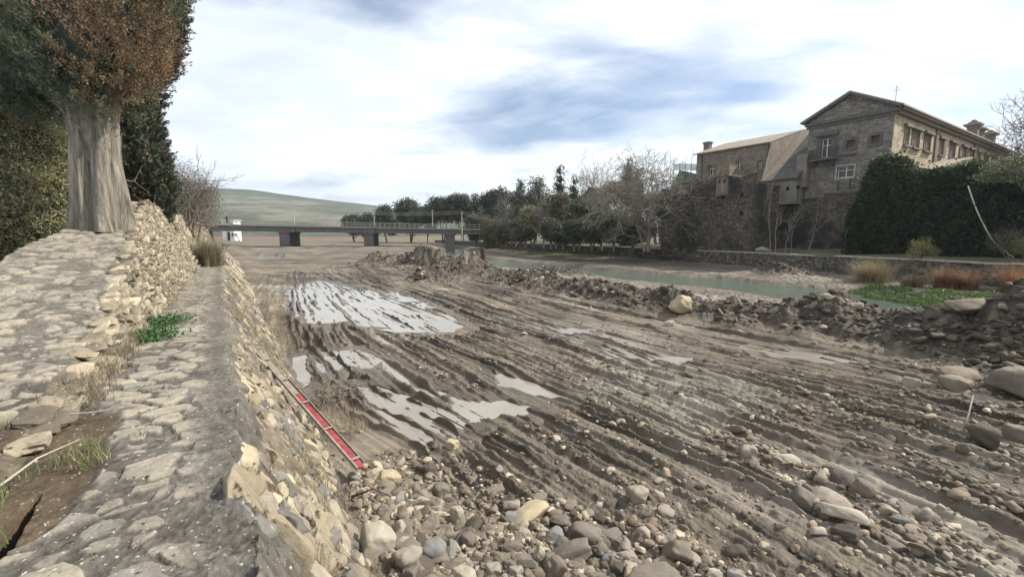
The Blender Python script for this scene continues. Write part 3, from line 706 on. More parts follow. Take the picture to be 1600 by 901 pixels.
# wall face stones
def face_stones():
    items = []
    # ramp face (faces right)
    s = 4.6
    while s < 62:
        h = float(ramp_h(np.array(s))); size = .22 if s < 8 else .26 if s < 26 else .42
        z = 2.02
        while z < 2.0 + h + .02:
            f = (z - 2.0) / max(h, .05); t = float(wall_l_edge(np.array(s))) - (.06 + .36 * h) * (f * .9) - .02
            X, Y = st2xy(s + rng.uniform(-.1, .1), t + rng.uniform(-.05, .04))
            sz = size * rng.uniform(.7, 1.35)
            lean = math.radians(rng.uniform(-14, 14) + 12)
            R = rotm(0, math.atan2(h * .36, h + .1) * -.6 + rng.uniform(-.2, .2), math.atan2(D2[1], D2[0]) - math.pi / 2 + rng.uniform(-.18, .18)) @ rotm(lean, 0, 0)
            tan = np.array([.34, .285, .205]) if rng.random() < .5 else np.array([.24, .205, .155]); c = tan * rng.uniform(.5, 1.15)
            items.append((np.array([X, Y, z]), np.array([.13, sz * .5, sz * rng.choice([.15, .2, .27])]) * rng.uniform(.8, 1.25, 3), R, c, 4 if s < 8 else 3 if s < 16 else 2))
            z += sz * .33
        s += size * .72
    V, Fc, C = merge_rocks(items, BLK); mk('ramp_stones', V, Fc, M['wallstone'], parent=WALL, col=C)
    # broken outer face below the ledge
    items = []; s = .6
    while s < 60:
        tf = float(wall_foot(np.array(s))); size = .40 if s < 3.6 else .24 if s < 12 else .36 if s < 26 else .5
        w = rng.uniform(.015, .05)
        while w < 1.02:
            q = w; t = q * tf + rng.uniform(-.04, .04); z = 2.0 - 2.05 * q ** .92
            if s > 25: z = 2.0 - 1.9 * q
            sz = size * rng.uniform(.6, 1.3)
            if rng.random() < .93:
                X, Y = st2xy(s + rng.uniform(-.12, .12), t)
                R = rotm(0, math.radians(58) + rng.uniform(-.25, .25), math.atan2(D2[1], D2[0]) - math.pi / 2 + rng.uniform(-.3, .3)) @ rotm(0, 0, rng.uniform(-.5, .5))
                u = rng.random(); c = (np.array([.36, .30, .21]) if u < .35 else np.array([.30, .255, .195]) if u < .7 else np.array([.20, .185, .16])) * rng.uniform(.6, 1.1)
                items.append((np.array([X, Y, z - .05 - .05 * max(0, 1 - w / .15)]), np.array([sz * .42, sz * .52, sz * .26]) * rng.uniform(.8, 1.25, 3), R, c, 4 if s < 5 else 3 if s < 10 else 2))
            w += sz * .62 / 2.4
        s += size * .82
    V, Fc, C = merge_rocks(items, BLK); mk('outer_stones', V, Fc, M['wallstone'], parent=WALL, col=C)
face_stones()

# river stones
def zbed(px, py): return float(bed(np.array([[px]]), np.array([[py]]))[0, 0])
ROCKGRP = 'stones scattered over the riverbed'
def scatter():
    fg = np.array(G([(545, 745), (600, 705), (700, 690), (790, 740), (900, 790), (1020, 820), (1100, 860), (1150, 960), (500, 960)]))
    row = np.array(G([(1150, 690), (1230, 730), (1330, 810), (1420, 830)])); row2 = np.array(G([(980, 760), (1060, 790)])); rt = np.array(G([(1600, 640), (1400, 640), (1420, 760), (1600, 901), (1700, 901), (1800, 600)]))
    n = 260000; Y = 3.6 + 54 * rng.random(n) ** 2.1; X = rng.uniform(-1.0, 1.15, n) * (Y + 2.5)
    t = X * N2[0] + Y * N2[1]; s = X * D2[0] + Y * D2[1]
    _, I = bed(X[None], Y[None], True); I = {k: v[0] for k, v in I.items()}
    infg = inpoly(X, Y, fg); d1, _, _ = polydist(X, Y, row); d2, _, _ = polydist(X, Y, row2); inr = inpoly(X, Y, rt)
    dens = .06 + .20 * I['loose'] * (1 - I['wet']) * ss(Y, 18, 7) + .25 * I['berm'] * 8 * ss(Y, 16, 8) + .85 * infg + .55 * ss(d1, .7, .1) + .35 * ss(d2, .5, .1) + (.10 * inr) + .34 * I['ridge'] * ss(X, -20, -9) * (.4 + 1.2 * I['loose']) + .22 * I['ridge'] + .5 * ss(I['dr'], 9, 4) * (1 - I['chan']) * .6
    dens *= (1 - .93 * np.clip(I['wet'] * 1.4, 0, 1) * (I['ridge'] < .5)) * (1 - .96 * I['sand']) * (1 - .8 * (I['trk'] > .03))
    ok = (t > wall_foot(s) + .0) & (rng.random(n) < dens) & (Y < 57)
    dwv = I['dw']; ok &= dwv > .6
    X, Y = X[ok], Y[ok]; rid = I['ridge'][ok]; infg = infg[ok]; d1 = d1[ok]; inr = inr[ok]
    Z = bed(X[None], Y[None])[0]; m = len(X)
    size = .008 + .016 * rng.lognormal(0, .62, m)
    size = np.where(infg, size * rng.choice([.7, .9, 1.15, 1.6, 2.4], m, p=[.34, .3, .2, .11, .05]), size); size = np.where((rid > .4) & (Y > 24), size * 1.3, size); size = np.where(rid > .4, size * rng.choice([1, 1.4, 2.0, 2.8, 4.2], m, p=[.3,.3,.2,.15,.05]), size)
    size = np.where(d1 < .6, size * 1.4, size); size = np.where(inr, size * rng.choice([.8, 1, 1.5], m), size); size = np.clip(size, .012, .22)
    wet_dark = (rid > .3) * (rng.random(m) < .68)
    app = size / np.hypot(X, Y)
    vis = (np.abs(X) < Y * 1.2)
    order = np.argsort(-(app * vis)); keep = order[:30000]
    items = []; big = []
    for r, i in enumerate(keep):
        c = rockcol(); c = c * np.array([.95, .9, .84])
        if wet_dark[i]: c = np.array([.07, .058, .046]) * rng.uniform(.6, 1.3)
        elif rid[i] > .3: c = c * .72
        sc3 = size[i] * np.array([1.25, .9, .65]) * rng.uniform(.8, 1.2, 3); R = rotm(rng.normal(0, .3), rng.normal(0, .3), rng.uniform(0, 6.28))
        p = np.array([X[i], Y[i], Z[i] + size[i] * rng.uniform(-.12, .18)])
        if r < 282: big.append((p, sc3, R, c))
        else: items.append((p, sc3, R, c, 2 if app[i] > .0062 else 1))
    V, Fc, C = merge_rocks(items, LIB)
    tag(mk('river_gravel', V, Fc, M['rock'], col=C), 'small stones, gravel and clods littering the riverbed', 'gravel', kind='stuff')
    return big
BIG = scatter()
# meshes for single stones: 10 shapes x 6 colourings shared by the copies
RM = {}
PAL = [(.28, .24, .19), (.17, .145, .115), (.36, .32, .25), (.20, .165, .12), (.20, .195, .182), (.09, .075, .06), (.40, .33, .22)]
def rock_mesh(shape, pal, blk=False):
    k = (shape, pal, blk)
    if k not in RM:
        V, Fc = (BLK if blk else LIB)[3][shape]; o = mk('river_stone', V, Fc, M['rock'], col=np.repeat([PAL[pal]], len(V), 0)); RM[k] = o.data
        bpy.data.objects.remove(o)
    return RM[k]
def place_rock(p, s3, R, pal, shape, name, label, cat, group=None, blk=False):
    o = bpy.data.objects.new(name, rock_mesh(shape, pal, blk)); COL.objects.link(o)
    Mx = Matrix(R.tolist()).to_4x4() @ Matrix.Diagonal((*s3, 1)); Mx.translation = Vector(p); o.matrix_world = Mx
    return tag(o, label, cat, group)
def big_rock(px, py, wpx, z, pal, label, asp=(1, .8, .62), shape=0, rz=0., tilt=0., blk=False, sink=.3, group=None):
    """(px,py) = base centre in the photo on ground height z, wpx = width"""
    g = gp(px, py, z); d = math.hypot(g[0], g[1]); dist = g[1]; r = wpx / F * dist / 2 / math.hypot(1, 0)
    zb = zbed(g[0], g[1]); p = np.array([g[0], g[1], zb + r * asp[2] * (1 - sink)])
    place_rock(p, np.array([r * asp[0], r * asp[1], r * asp[2]]), rotm(tilt, 0, rz), pal, shape, 'boulder', label, 'boulder', group, blk)
BR = [
    (1064, 470, 34, .75, 6, 'rounded tan boulder standing out on the crest of the dark rubble ridge', (1, .9, .8), 0, .3, 0),
    (1046, 491, 16, .5, 2, 'pale boulder lying below the round tan boulder on the ridge slope', (1, .8, .6), 1, 0, 0),
    (1590, 604, 60, .3, 1, 'large smooth grey boulder at the right edge of the mud mound', (1.2, 1, .85), 2, .4, 0),
    (1500, 585, 42, .45, 3, 'brown rounded boulder lodged in the front of the mud mound', (1.1, .9, .7), 3, .2, .2),
    (1505, 535, 46, 1.0, 3, 'flat-topped brown boulder embedded high in the mud mound', (1.25, .9, .55), 4, .1, .1),
    (1520, 500, 52, 1.15, 3, 'long flat boulder topping the mud mound beside the river', (1.4, .8, .45), 5, 0, 0),
    (1422, 590, 26, .3, 0, 'small tan boulder at the left foot of the mud mound', (1, .9, .85), 6, 0, 0),
    (1455, 588, 24, .35, 1, 'grey-brown boulder second from the left at the mound foot', (1, .9, .75), 7, .9, 0),
    (1540, 680, 46, .25, 5, 'dark wet mud-covered boulder low at the right of the track', (1, .9, .8), 8, .3, 0),
    (1592, 665, 44, .35, 1, 'grey boulder cut by the right edge above the dark wet one', (1, .9, .7), 9, .3, 0),
    (1335, 490, 18, .8, 2, 'angular pale grey boulder on the ridge nearest the green pool', (1, .8, .8), 10, 0, 0),
    (1293, 488, 18, .8, 2, 'whitish boulder on the ridge crest beside the shallow water', (1, .8, .6), 11, 0, 0),
    (998, 778, 36, .05, 0, 'single grey-tan boulder sitting alone on the bare mud track', (1, .9, .72), 2, .2, 0),
    (1172, 718, 34, .05, 0, 'blunt tan boulder heading the short row of stones in the track', (.9, .8, .9), 3, 1, 0),
    (1228, 722, 36, .05, 2, 'pale slab-like stone beside the boulder heading the row', (1.2, .8, .45), 5, -.2, 0),
    (1316, 818, 50, .05, 2, 'long pale wedge stone throwing a deep shadow in the wheel rut', (1.3, .6, .42), 5, -.5, 0),
    (843, 866, 28, .1, 2, 'whitest rounded stone in the foreground rubble', (.8, .8, .95), 0, .2, 0),
    (870, 884, 42, .1, 1, 'grey stone touching the whitest rounded stone', (1, .8, .6), 6, .1, 0),
    (678, 876, 44, .1, 4, 'bluish grey stone in the pale heap at the wall foot', (1, .75, .7), 4, .2, 0),
    (608, 755, 36, .1, 6, 'flat cream stone just beyond the lower end of the red board', (1.15, .8, .55), 7, .1, 0),
    (585, 738, 28, .1, 2, 'pale stone touching the lower end of the red board', (1, .8, .65), 1, .5, 0),
    (706, 694, 24, .05, 6, 'small cream stone at the end of the long muddy ridge by the puddle', (1.1, .8, .7), 9, .1, 0),
    (716, 812, 32, .1, 2, 'upright pale stone in the middle of the foreground rubble', (.75, .7, 1.1), 3, .4, 0),
    (798, 785, 28, .1, 0, 'tan rounded stone at the upper edge of the foreground rubble', (1, .9, .7), 10, .1, 0),
    (690, 762, 28, .1, 1, 'angular brown-grey stone at the upper left of the foreground rubble', (1, .9, .85), 8, .1, 0),
    (820, 825, 26, .1, 0, 'brown-grey boulder half sunk in mud right of the rubble', (1, .9, .7), 11, .1, 0),
    (625, 845, 30, .1, 2, 'elongated upright pale stone beside the wall foot', (.7, .8, 1.1), 5, .8, 0),
    (590, 865, 62, .15, 2, 'large pale broken boulder against the foot of the wall', (1, .9, .8), 7, .3, 0),
    (640, 895, 50, .1, 0, 'tan boulder at the bottom edge between wall foot and rubble', (1, .9, .75), 2, .7, 0),
    (770, 893, 34, .1, 0, 'brownish stone at the bottom edge of the foreground rubble', (1, .9, .7), 9, .7, 0)]
for (px, py, wp, z, pal, lab, asp, sh, rz, ti) in BR: big_rock(px, py, wp, z, pal, lab, asp, sh, rz, ti)
SHORT = ['rounded tan ridge boulder', 'pale boulder below the tan one', 'large smooth grey boulder', 'brown mound boulder', 'flat-topped mound boulder', 'long flat boulder by the river', 'small tan mound-foot boulder', 'grey-brown mound-foot boulder', 'dark wet boulder', 'grey boulder at the right edge', 'angular pale grey boulder', 'whitish ridge boulder', 'lone boulder on the track', 'blunt tan boulder in the track', 'pale slab in the track', 'long pale wedge stone', 'whitest rounded stone', 'grey stone by the whitest one', 'bluish grey stone', 'flat cream stone by the board', 'pale stone at the board end', 'small cream stone by the puddle', 'upright pale rubble stone', 'tan stone at the rubble edge', 'angular brown-grey rubble stone', 'half-sunk brown-grey boulder', 'upright stone by the wall foot', 'large pale broken boulder', 'tan boulder at the bottom edge', 'brownish bottom-edge stone']
BPOS = [gp(q[0], q[1], q[3]) for q in BR]; cnt = {}
ORD = ['nearest', 'second', 'third', 'fourth', 'fifth', 'sixth', 'seventh', 'eighth', 'ninth', 'tenth', 'eleventh', 'twelfth', 'thirteenth', 'fourteenth', 'fifteenth']
def bdist(p): d = [math.hypot((p[0] - q[0]) , (p[1] - q[1])) for q in BPOS]; j = int(np.argmin(d)); return d[j], j
for i, (p, s3, R, c) in enumerate(sorted(BIG, key=lambda q: bdist(q[0])[0])):
    pal = min(range(len(PAL)), key=lambda k: np.abs(np.array(PAL[k]) - c).sum())
    tone = ['tan', 'muddy brown', 'pale cream', 'warm brown', 'bluish grey', 'dark wet', 'yellowish'][pal]; shp_ = ['rounded', 'blunt', 'angular'][i % 3]
    _, j = bdist(p); q = BPOS[j]; dx, dy = p[0] - q[0] * p[1] / q[1], p[1] - q[1]
    side = ('right of' if dx > 0 else 'left of') if abs(dx) > abs(dy) * .6 else ('beyond' if dy > 0 else 'this side of')
    k = (j, side, tone, shp_); cnt[k] = cnt.get(k, 0) + 1
    place_rock(p, s3, R, pal, i % 12, 'river_stone', f'{tone} {shp_} stone, {ORD[min(cnt[k], 15) - 1]} {side} the {SHORT[j]}', 'stone', ROCKGRP)
# ------------------------------------------------------------------ far bank: low stone wall, terrace
RWs = smoothline(RW, 160)
def right_wall():
    root = empty('river_wall', (*RWs[60], 0), 'long low rubble stone wall with pale coping along the far river bank', 'wall')
    seg = np.hypot(*np.diff(RWs, axis=0).T); L = np.concatenate([[0], np.cumsum(seg)]); n = 1150; l = np.linspace(0, L[-1] * .995, n)
    px = np.interp(l, L, RWs[:, 0]); py = np.interp(l, L, RWs[:, 1]); tx = np.gradient(px, l); ty = np.gradient(py, l)
    nx, ny = -ty, tx    # direction of travel is away from camera -> left normal faces the river
    m = 26; zz = np.linspace(-.5, 1.55, m); V = np.zeros((m, n, 3)); C = np.zeros((m, n, 3))
    for i in range(m):
        f1, f2, idd = cell(l / .42, np.full(n, zz[i] / .26), 201); e = ss(f2 - f1, .04, .25); off = .10 * e * (.4 + .6 * idd) + .05 * fbm(l * 1.2, np.full(n, zz[i] * 1.2), 3, 8) + .10 * (1.55 - zz[i]) / 2
        V[i, :, 0] = px + nx * off; V[i, :, 1] = py + ny * off; V[i, :, 2] = zz[i] + .03 * vn(l * .8, l * 0, 4)
        c = np.array([.15, .135, .11])[None] * (.5 + .85 * idd[:, None]); C[i] = c * e[:, None] + np.array([.045, .042, .034]) * (1 - e[:, None])
    top = V[-1].copy(); back = top.copy(); back[:, 0] = px - nx * .55; back[:, 1] = py - ny * .55; low = back.copy(); low[:, 2] = -.5
    V = np.concatenate([V, back[None], low[None]]); C = np.concatenate([C, C[-1:], C[-1:]])
    mk('stonework', V.reshape(-1, 3), grid_faces(m + 2, n), M['wallstone'], parent=root, col=C.reshape(-1, 3))
    b = MB(); step = 1.9; k = 0.0
    while k < L[-1] - 3:
        a0, a1 = k + .01, k + step - .01; P = []
        for q in (a0, a1): P.append(np.array([np.interp(q, L, RWs[:, 0]), np.interp(q, L, RWs[:, 1])]))
        d = (P[1] - P[0]) / np.linalg.norm(P[1] - P[0]); nn = np.array([-d[1], d[0]]); dz = rng.uniform(-.02, .02); wv = rng.uniform(-.02, .02)
        if rng.random() > .06: b.box([*(P[0] + nn * (.13 + wv)), 1.555 + dz], [*(P[1] - P[0]), rng.uniform(-.02, .02)], [*(-nn * .72), 0], [0, 0, .12])
        k += step
    b.build('coping', M['coping'], root, bevel=.012)
    # terrace behind
    j = np.linspace(0, 1, 40) ** 1.6 * 90; V = np.zeros((40, n // 4 + 1, 3)); id4 = np.arange(0, n, 4)[: n // 4 + 1]; V = np.zeros((40, len(id4), 3))
    dx, dy = .93, .36
    for i in range(40):
        V[i, :, 0] = px[id4] - nx[id4] * .3 + dx * j[i]; V[i, :, 1] = py[id4] - ny[id4] * .3 + dy * j[i]
        V[i, :, 2] = 1.5 + .06 * j[i] * (j[i] < 20) + 1.2 * (j[i] >= 20) + .15 * fbm(V[i, :, 0] * .5, V[i, :, 1] * .5, 3, 6)
    n_ = (.5 + .5 * fbm(V[..., 0] * .7, V[..., 1] * .7, 4, 66))[..., None]; c = np.array([.20, .16, .10]) * n_ + np.array([.06, .075, .035]) * (1 - n_)
    tag(mk('ground', V.reshape(-1, 3), grid_faces(40, len(id4)), M['mud'], col=c.reshape(-1, 3), attrs={'wet': np.zeros(V.size // 3)}), kind='structure')
right_wall()

# ------------------------------------------------------------------ the monastery-like building
C0 = at(1400, 165, 45); eave = C0[2]; DG = np.array([*D2, 0]); DF = np.array([*N2, 0]); UP = np.array([0, 0, 1.0])
ROT = -math.atan2(D2[1], D2[0])
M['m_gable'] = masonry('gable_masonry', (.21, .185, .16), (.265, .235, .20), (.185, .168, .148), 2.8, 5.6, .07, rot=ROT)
M['m_side'] = masonry('side_masonry', (.33, .27, .185), (.42, .345, .24), (.36, .30, .21), 2.4, 3.6, .05, patch=(.5, .55, (.38, .315, .22)), rot=ROT)
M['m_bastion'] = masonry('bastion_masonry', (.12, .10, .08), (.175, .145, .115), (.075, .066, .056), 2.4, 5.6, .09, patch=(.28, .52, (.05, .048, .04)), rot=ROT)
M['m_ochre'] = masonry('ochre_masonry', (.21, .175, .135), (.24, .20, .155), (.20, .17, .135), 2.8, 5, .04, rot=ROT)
M['soffit'] = plain('eaves_timber', (.13, .10, .08), .9, .2, 2, .01)
def pg(px, py, off=0):   # gable-parallel plane, shifted off metres towards the river
    P = C0 - DF * off; q = onplane(px, py, P, N2); return float((q - P) @ DG), float(q[2])
def pf(px, py, off=0):   # long-facade-parallel plane
    P = C0 - DG * off; q = onplane(px, py, P, D2); return float((q - P) @ DF), float(q[2])
def wall_holes(O, d, nrm, a0, a1, z0, z1, holes, depth=.35):
    """quads of a wall face with openings and their reveals; holes (a0,a1,z0,z1)"""
    b = MB(); xs = sorted({a0, a1, *[h[0] for h in holes], *[h[1] for h in holes]}); zs = sorted({z0, z1, *[h[2] for h in holes], *[h[3] for h in holes]})
    xs = [x for x in xs if a0 <= x <= a1]; zs = [z for z in zs if z0 <= z <= z1]
    P = lambda a, z, k=0: np.array([O[0], O[1], 0]) + d * a + UP * z - nrm * k
    for i in range(len(xs) - 1):
        for j in range(len(zs) - 1):
            cx, cz = (xs[i] + xs[i + 1]) / 2, (zs[j] + zs[j + 1]) / 2
            if any(h[0] < cx < h[1] and h[2] < cz < h[3] for h in holes): continue
            b.quad(P(xs[i], zs[j]), P(xs[i + 1], zs[j]), P(xs[i + 1], zs[j + 1]), P(xs[i], zs[j + 1]))
    for h in holes:
        c = [(h[0], h[2]), (h[1], h[2]), (h[1], h[3]), (h[0], h[3])]
        for k in range(4): b.quad(P(*c[k]), P(*c[(k + 1) % 4]), P(*c[(k + 1) % 4], depth), P(*c[k], depth))
    return b
def window(root, O, d, nrm, h, glass='glass', frame='pane_white', surround=.18, smat='trim', lintel=None, sill=None, bars=1, shutters=None, rail=False):
    P0 = np.array([O[0], O[1], 0]); P = lambda a, z, k=0: P0 + d * a + UP * z - nrm * k
    a0, a1, z0, z1 = h; w = a1 - a0; hh = z1 - z0
    b = MB(); s = surround
    if s:
        b.box(P(a0 - s, z0 - s, -.07), d * s, nrm * -.12, UP * (hh + 2 * s)); b.box(P(a1, z0 - s, -.07), d * s, nrm * -.12, UP * (hh + 2 * s))
        b.box(P(a0, z1, -.068), d * w, nrm * -.12, UP * s); b.box(P(a0, z0 - s, -.068), d * w, nrm * -.12, UP * s)
    if lintel: b.box(P(a0 - lintel[0], z1 + s * .5 + .004, -.32), d * (w + 2 * lintel[0]), nrm * -.34, UP * lintel[1])
    if sill: b.box(P(a0 - sill[0], z0 - sill[1] - .1, -.28), d * (w + 2 * sill[0]), nrm * -.30, UP * sill[1])
    if not b.v: b.box(P(a0, z0, -.02), d * w, nrm * -.05, UP * .06)
    o = b.build('window', M[smat], root)
    p = MB(); p.quad(P(a0, z0, .3), P(a1, z0, .3), P(a1, z1, .3), P(a0, z1, .3)); pane = p.build('pane', M[glass], None, fix=False); pane.parent = o; pane.matrix_parent_inverse = Matrix.Translation(-Vector(root.location))
    if frame:
        f = MB(); t = .09
        f.box(P(a0, z0, .27), d * t, nrm * -.06, UP * hh); f.box(P(a1 - t, z0, .27), d * t, nrm * -.06, UP * hh); f.box(P(a0 + t, z0, .27), d * (w - 2 * t), nrm * -.06, UP * t); f.box(P(a0 + t, z1 - t, .27), d * (w - 2 * t), nrm * -.06, UP * t)
        for k in range(bars): f.box(P(a0 + w * (k + 1) / (bars + 1) - t / 2, z0 + t, .272), d * t, nrm * -.05, UP * (hh - 2 * t))
        f.box(P(a0 + t, z0 + hh * .62, .274), d * (w - 2 * t), nrm * -.04, UP * t * .7)
        fo = f.build('frame', M[frame], None); fo.parent = o; fo.matrix_parent_inverse = Matrix.Translation(-Vector(root.location))
    if shutters:
        for k in (0, 1):
            f = MB()
            if shutters == 'closed':
                x0 = a0 + k * w / 2 + .02; f.box(P(x0, z0 + .02, .12), d * (w / 2 - .04), nrm * -.05, UP * (hh - .04))
                for q in range(int(hh / .16)): f.box(P(x0 + .05, z0 + .08 + q * .16, .10), d * (w / 2 - .14), nrm * -.03, UP * .07)
            else: f.box(P(a1 + .12 if k else a0 - .12 - w * .55, z0, -.11), d * w * .55, nrm * -.05, UP * hh)
            so = f.build('shutter', M['shutter'], None); so.parent = o; so.matrix_parent_inverse = Matrix.Translation(-Vector(root.location))
    return o
def holeG(x0, y0, x1, y1, off=0):
    a, z1 = pg(x1, (y0 + y1) / 2, off)[0], None; a_, _ = pg(x0, (y0 + y1) / 2, off); xm = (x0 + x1) / 2
    return (min(a, a_), max(a, a_), pg(xm, y1, off)[1], pg(xm, y0, off)[1])
def holeF(x0, y0, x1, y1):
    xm = (x0 + x1) / 2; a, b = pf(x0, y0)[0], pf(x1, y1)[0]
    return (a, b, pf(xm, y1)[1], pf(xm, y0)[1])
def building():
    W = pg(1265, 190)[0]; LEN = 120.0; root = empty('monastery_building', (C0[0] + 6, C0[1] + 8, 1.6), 'large old stone building with gabled end block and long windowed side facade above the river', 'building')
    zr = pg(1337, 147)[1]; Lb = 1.2; ze = eave
    wG = [(1283, 216, 1299, 246), (1322.5, 219.5, 1335.5, 230.5), (1361.5, 212, 1374.5, 224), (1308, 259.5, 1334, 277.5)]
    HG = [holeG(*q) for q in wG]
    g = wall_holes(C0, DG, -DF, 0, W, Lb, ze, HG); P = lambda a, z, b=0: np.array([C0[0], C0[1], 0]) + DG * a + UP * z + DF * b
    g.poly([P(0, ze), P(W, ze), P(W / 2, zr)])
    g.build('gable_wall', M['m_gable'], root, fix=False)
    rake = MB()   # rake cornice and horizontal band of the pediment
    for a0, a1 in ((-.5, W / 2), (W + .5, W / 2)):
        sl = (zr - ze) / (W / 2); p0 = P(a0, ze - abs(-.5) * sl * 0 - .25 + (0), -.45); p1 = P(a1, zr - .0, -.45)
        rake.prism([p0, p1, p1 + UP * .34, p0 + UP * .34], DF * .44)
    rake.box(P(-.35, ze - .55, -.28), DG * (W + .7), DF * .27, UP * .3); rake.box(P(-.2, ze - .85, -.14), DG * (W + .4), DF * .13, UP * .28)
    rake.build('cornice', M['trim'], root)
    window(root, C0, DG, -DF, HG[0], 'glass', 'pane_white', .42, 'trim', (.6, .45), None, 1)
    window(root, C0, DG, -DF, HG[1], 'shutter', None, .26, 'trim'); window(root, C0, DG, -DF, HG[2], 'shutter', None, .28, 'trim')
    window(root, C0, DG, -DF, HG[3], 'glass', 'pane_white', .14, 'coping', None, None, 1)
    # balcony
    a0, a1 = HG[0][0] - .75, HG[0][1] + .75; zb = HG[0][2] - .25
    bal = MB(); bal.box(P(a0, zb - .16, -1.1), DG * (a1 - a0), DF * 1.1, UP * .16)
    bal.prism([P(a0 + .3, zb - .16, -.9), P(a0 + .3, zb - .16, 0), P(a0 + .3, zb - .8, 0)], DG * .2); bal.prism([P(a1 - .5, zb - .16, -.9), P(a1 - .5, zb - .16, 0), P(a1 - .5, zb - .8, 0)], DG * .2)
    bo = bal.build('balcony', M['trim'], root)
    rl = MB(); n = 16
    for k in range(n + 1): rl.tube([P(a0 + (a1 - a0) * k / n, zb, -1.06), P(a0 + (a1 - a0) * k / n, zb + 1, -1.06)], .02, 5)
    for sa in (a0, a1):
        for k in range(5): rl.tube([P(sa, zb, -1.06 + k * .25), P(sa, zb + 1, -1.06 + k * .25)], .02, 5)
        rl.tube([P(sa, zb + 1, -1.06), P(sa, zb + 1, 0)], .03, 5)
    rl.tube([P(a0, zb + 1, -1.06), P(a1, zb + 1, -1.06)], .03, 5); r_ = rl.build('railing', M['darkwood'], None); r_.parent = bo; r_.matrix_parent_inverse = Matrix.Translation(-Vector(root.location))
    # ledges and scars on the gable
    lg = MB()
    for (x0, x1, y) in ((1313, 1338, 244.5),): q = pg(x0, y), pg(x1, y); lg.box(P(q[1][0], q[0][1], -.16), DG * (q[0][0] - q[1][0]), DF * .155, UP * .18)
    lg.build('ledge', M['trim'], root)
    sc_ = MB()
    for (x0, x1, y0, y1) in ((1308.5, 1311, 283, 298), (1327, 1329.5, 280, 296)): h = holeG(x0, y0, x1, y1); sc_.box(P(h[0], h[2], -.06), DG * (h[1] - h[0]), DF * .055, UP * (h[3] - h[2]))
    q = pg(1288, 306), pg(1345, 299); sc_.box(P(q[1][0], q[0][1], -.12), DG * (q[0][0] - q[1][0]), DF * .115, UP * .22)
    sc_.build('string_course', M['darkwood'], root)
    # long facade
    def c(x, y): return 1380 + x / 6.93, 160 + y / 6.93
    raw = [(236, 278, 268, 445), (318, 305, 378, 498), (447, 352, 500, 520), (600, 402, 632, 572), (724, 448, 768, 580), (852, 492, 882, 600), (930, 512, 965, 615), (1008, 535, 1034, 688), (1100, 570, 1124, 705), (1184, 598, 1204, 715), (1268, 628, 1286, 735), (1342, 655, 1358, 750)]
    HF = [holeF(*c(r[0], r[1]), *c(r[2], r[3])) for r in raw]
    bprev = HF[-1]; step = HF[-1][0] - HF[-2][0]
    zt = np.median([h[3] for h in HF[:6]]); zb_ = np.median([h[2] for h in HF[:4]]); ww = .5
    HF = [(h[0], h[1], zb_, zt) for h in HF]
    HF = [h for i, h in enumerate(HF) if i == 0 or h[0] > HF[i - 1][1] + .3]
    wall_holes(C0, DF, -DG, 0, LEN, Lb, ze, HF).build('side_wall', M['m_side'], root, fix=False)
    for i, h in enumerate(HF):
        kind = dict(glass='coping', frame='pane_white', shutters=None) if i in (0, 7, 8, 10) else dict(glass='glass', frame=None, shutters='closed') if i in (1, 2, 4, 9, 11) else dict(glass='glass', frame='pane_white', shutters='open')
        window(root, C0, DF, -DG, h, surround=.07, smat='trim' if i else 'm_gable', lintel=(.36, .26), sill=(.22, .18), **kind)
    for x in (557, 990, 1333):
        pl = MB(); b0 = pf(*c(x, 400))[0]; w_ = .42 + .004 * x / 4; pl.box(P(0, Lb, b0) - DG * .16, DF * w_, DG * .155, UP * (ze - Lb - .5)); pl.build('pilaster', M['soffit'], root)
    # back and far walls
    bk = MB(); bk.quad(P(W, Lb, 0), P(W, Lb, LEN), P(W, ze, LEN), P(W, ze, 0)); bk.quad(P(0, Lb, LEN), P(W, Lb, LEN), P(W, ze, LEN), P(0, ze, LEN)); bk.poly([P(0, ze, LEN), P(W, ze, LEN), P(W / 2, zr, LEN)])
    bk.build('rear_wall', M['m_gable'], root, fix=False)
    # roof with overhanging eaves
    rf = MB(); o = .75; sl = (zr - ze) / (W / 2)
    for sgn in (0, 1):
        A = -o if sgn == 0 else W + o; e0 = P(A, ze - o * sl + .2 , -.5); r0 = P(W / 2, zr + .2, -.5)
        rf.prism([e0, r0, r0 + UP * .16, e0 + UP * .16], DF * (LEN + 1))
    rf.build('roof', M['tile'], root)
    cn = MB(); cn.box(P(-.62, ze - .42, .05), DG * .6, DF * LEN, UP * .3); cn.box(P(-.35, ze - .75, .05), DG * .34, DF * LEN, UP * .32); cn.build('eaves', M['soffit'], root)
    # roof pinnacles
    for (x, yb, yt, w_) in ((1520.5, 204, 186, 11), (1528.5, 211, 195, 9), (1546.5, 218, 202, 8)):
        bq, zq = pf(x, yb, -2.0); _, zq1 = pf(x, yt, -2.0); hh = zq1 - zq; d_ = .5 * abs(pf(x + w_ / 2, yb, -2.0)[0] - pf(x - w_ / 2, yb, -2.0)[0]); d_ = min(d_, .9)
        O = P(2.0, 0, bq); m = MB(); zb0 = ze + .6
        def ring(r, z): return [O + DG * r * i + DF * r * j + UP * z for i, j in ((-1, -1), (1, -1), (1, 1), (-1, 1))]
        prof = [(.62, zb0), (.62, zq + hh * .35), (1.0, zq + hh * .42), (1.0, zq + hh * .58), (.62, zq + hh * .64), (.5, zq + hh * .78), (.22, zq + hh * .84), (.28, zq + hh * .92), (.04, zq + hh)]
        rs = [ring(r * d_, z) for r, z in prof]
        for i in range(len(rs) - 1):
            for k in range(4): m.quad(rs[i][k], rs[i][(k + 1) % 4], rs[i + 1][(k + 1) % 4], rs[i + 1][k])
        m.build('chimney', M['m_gable'], root, fix=False)
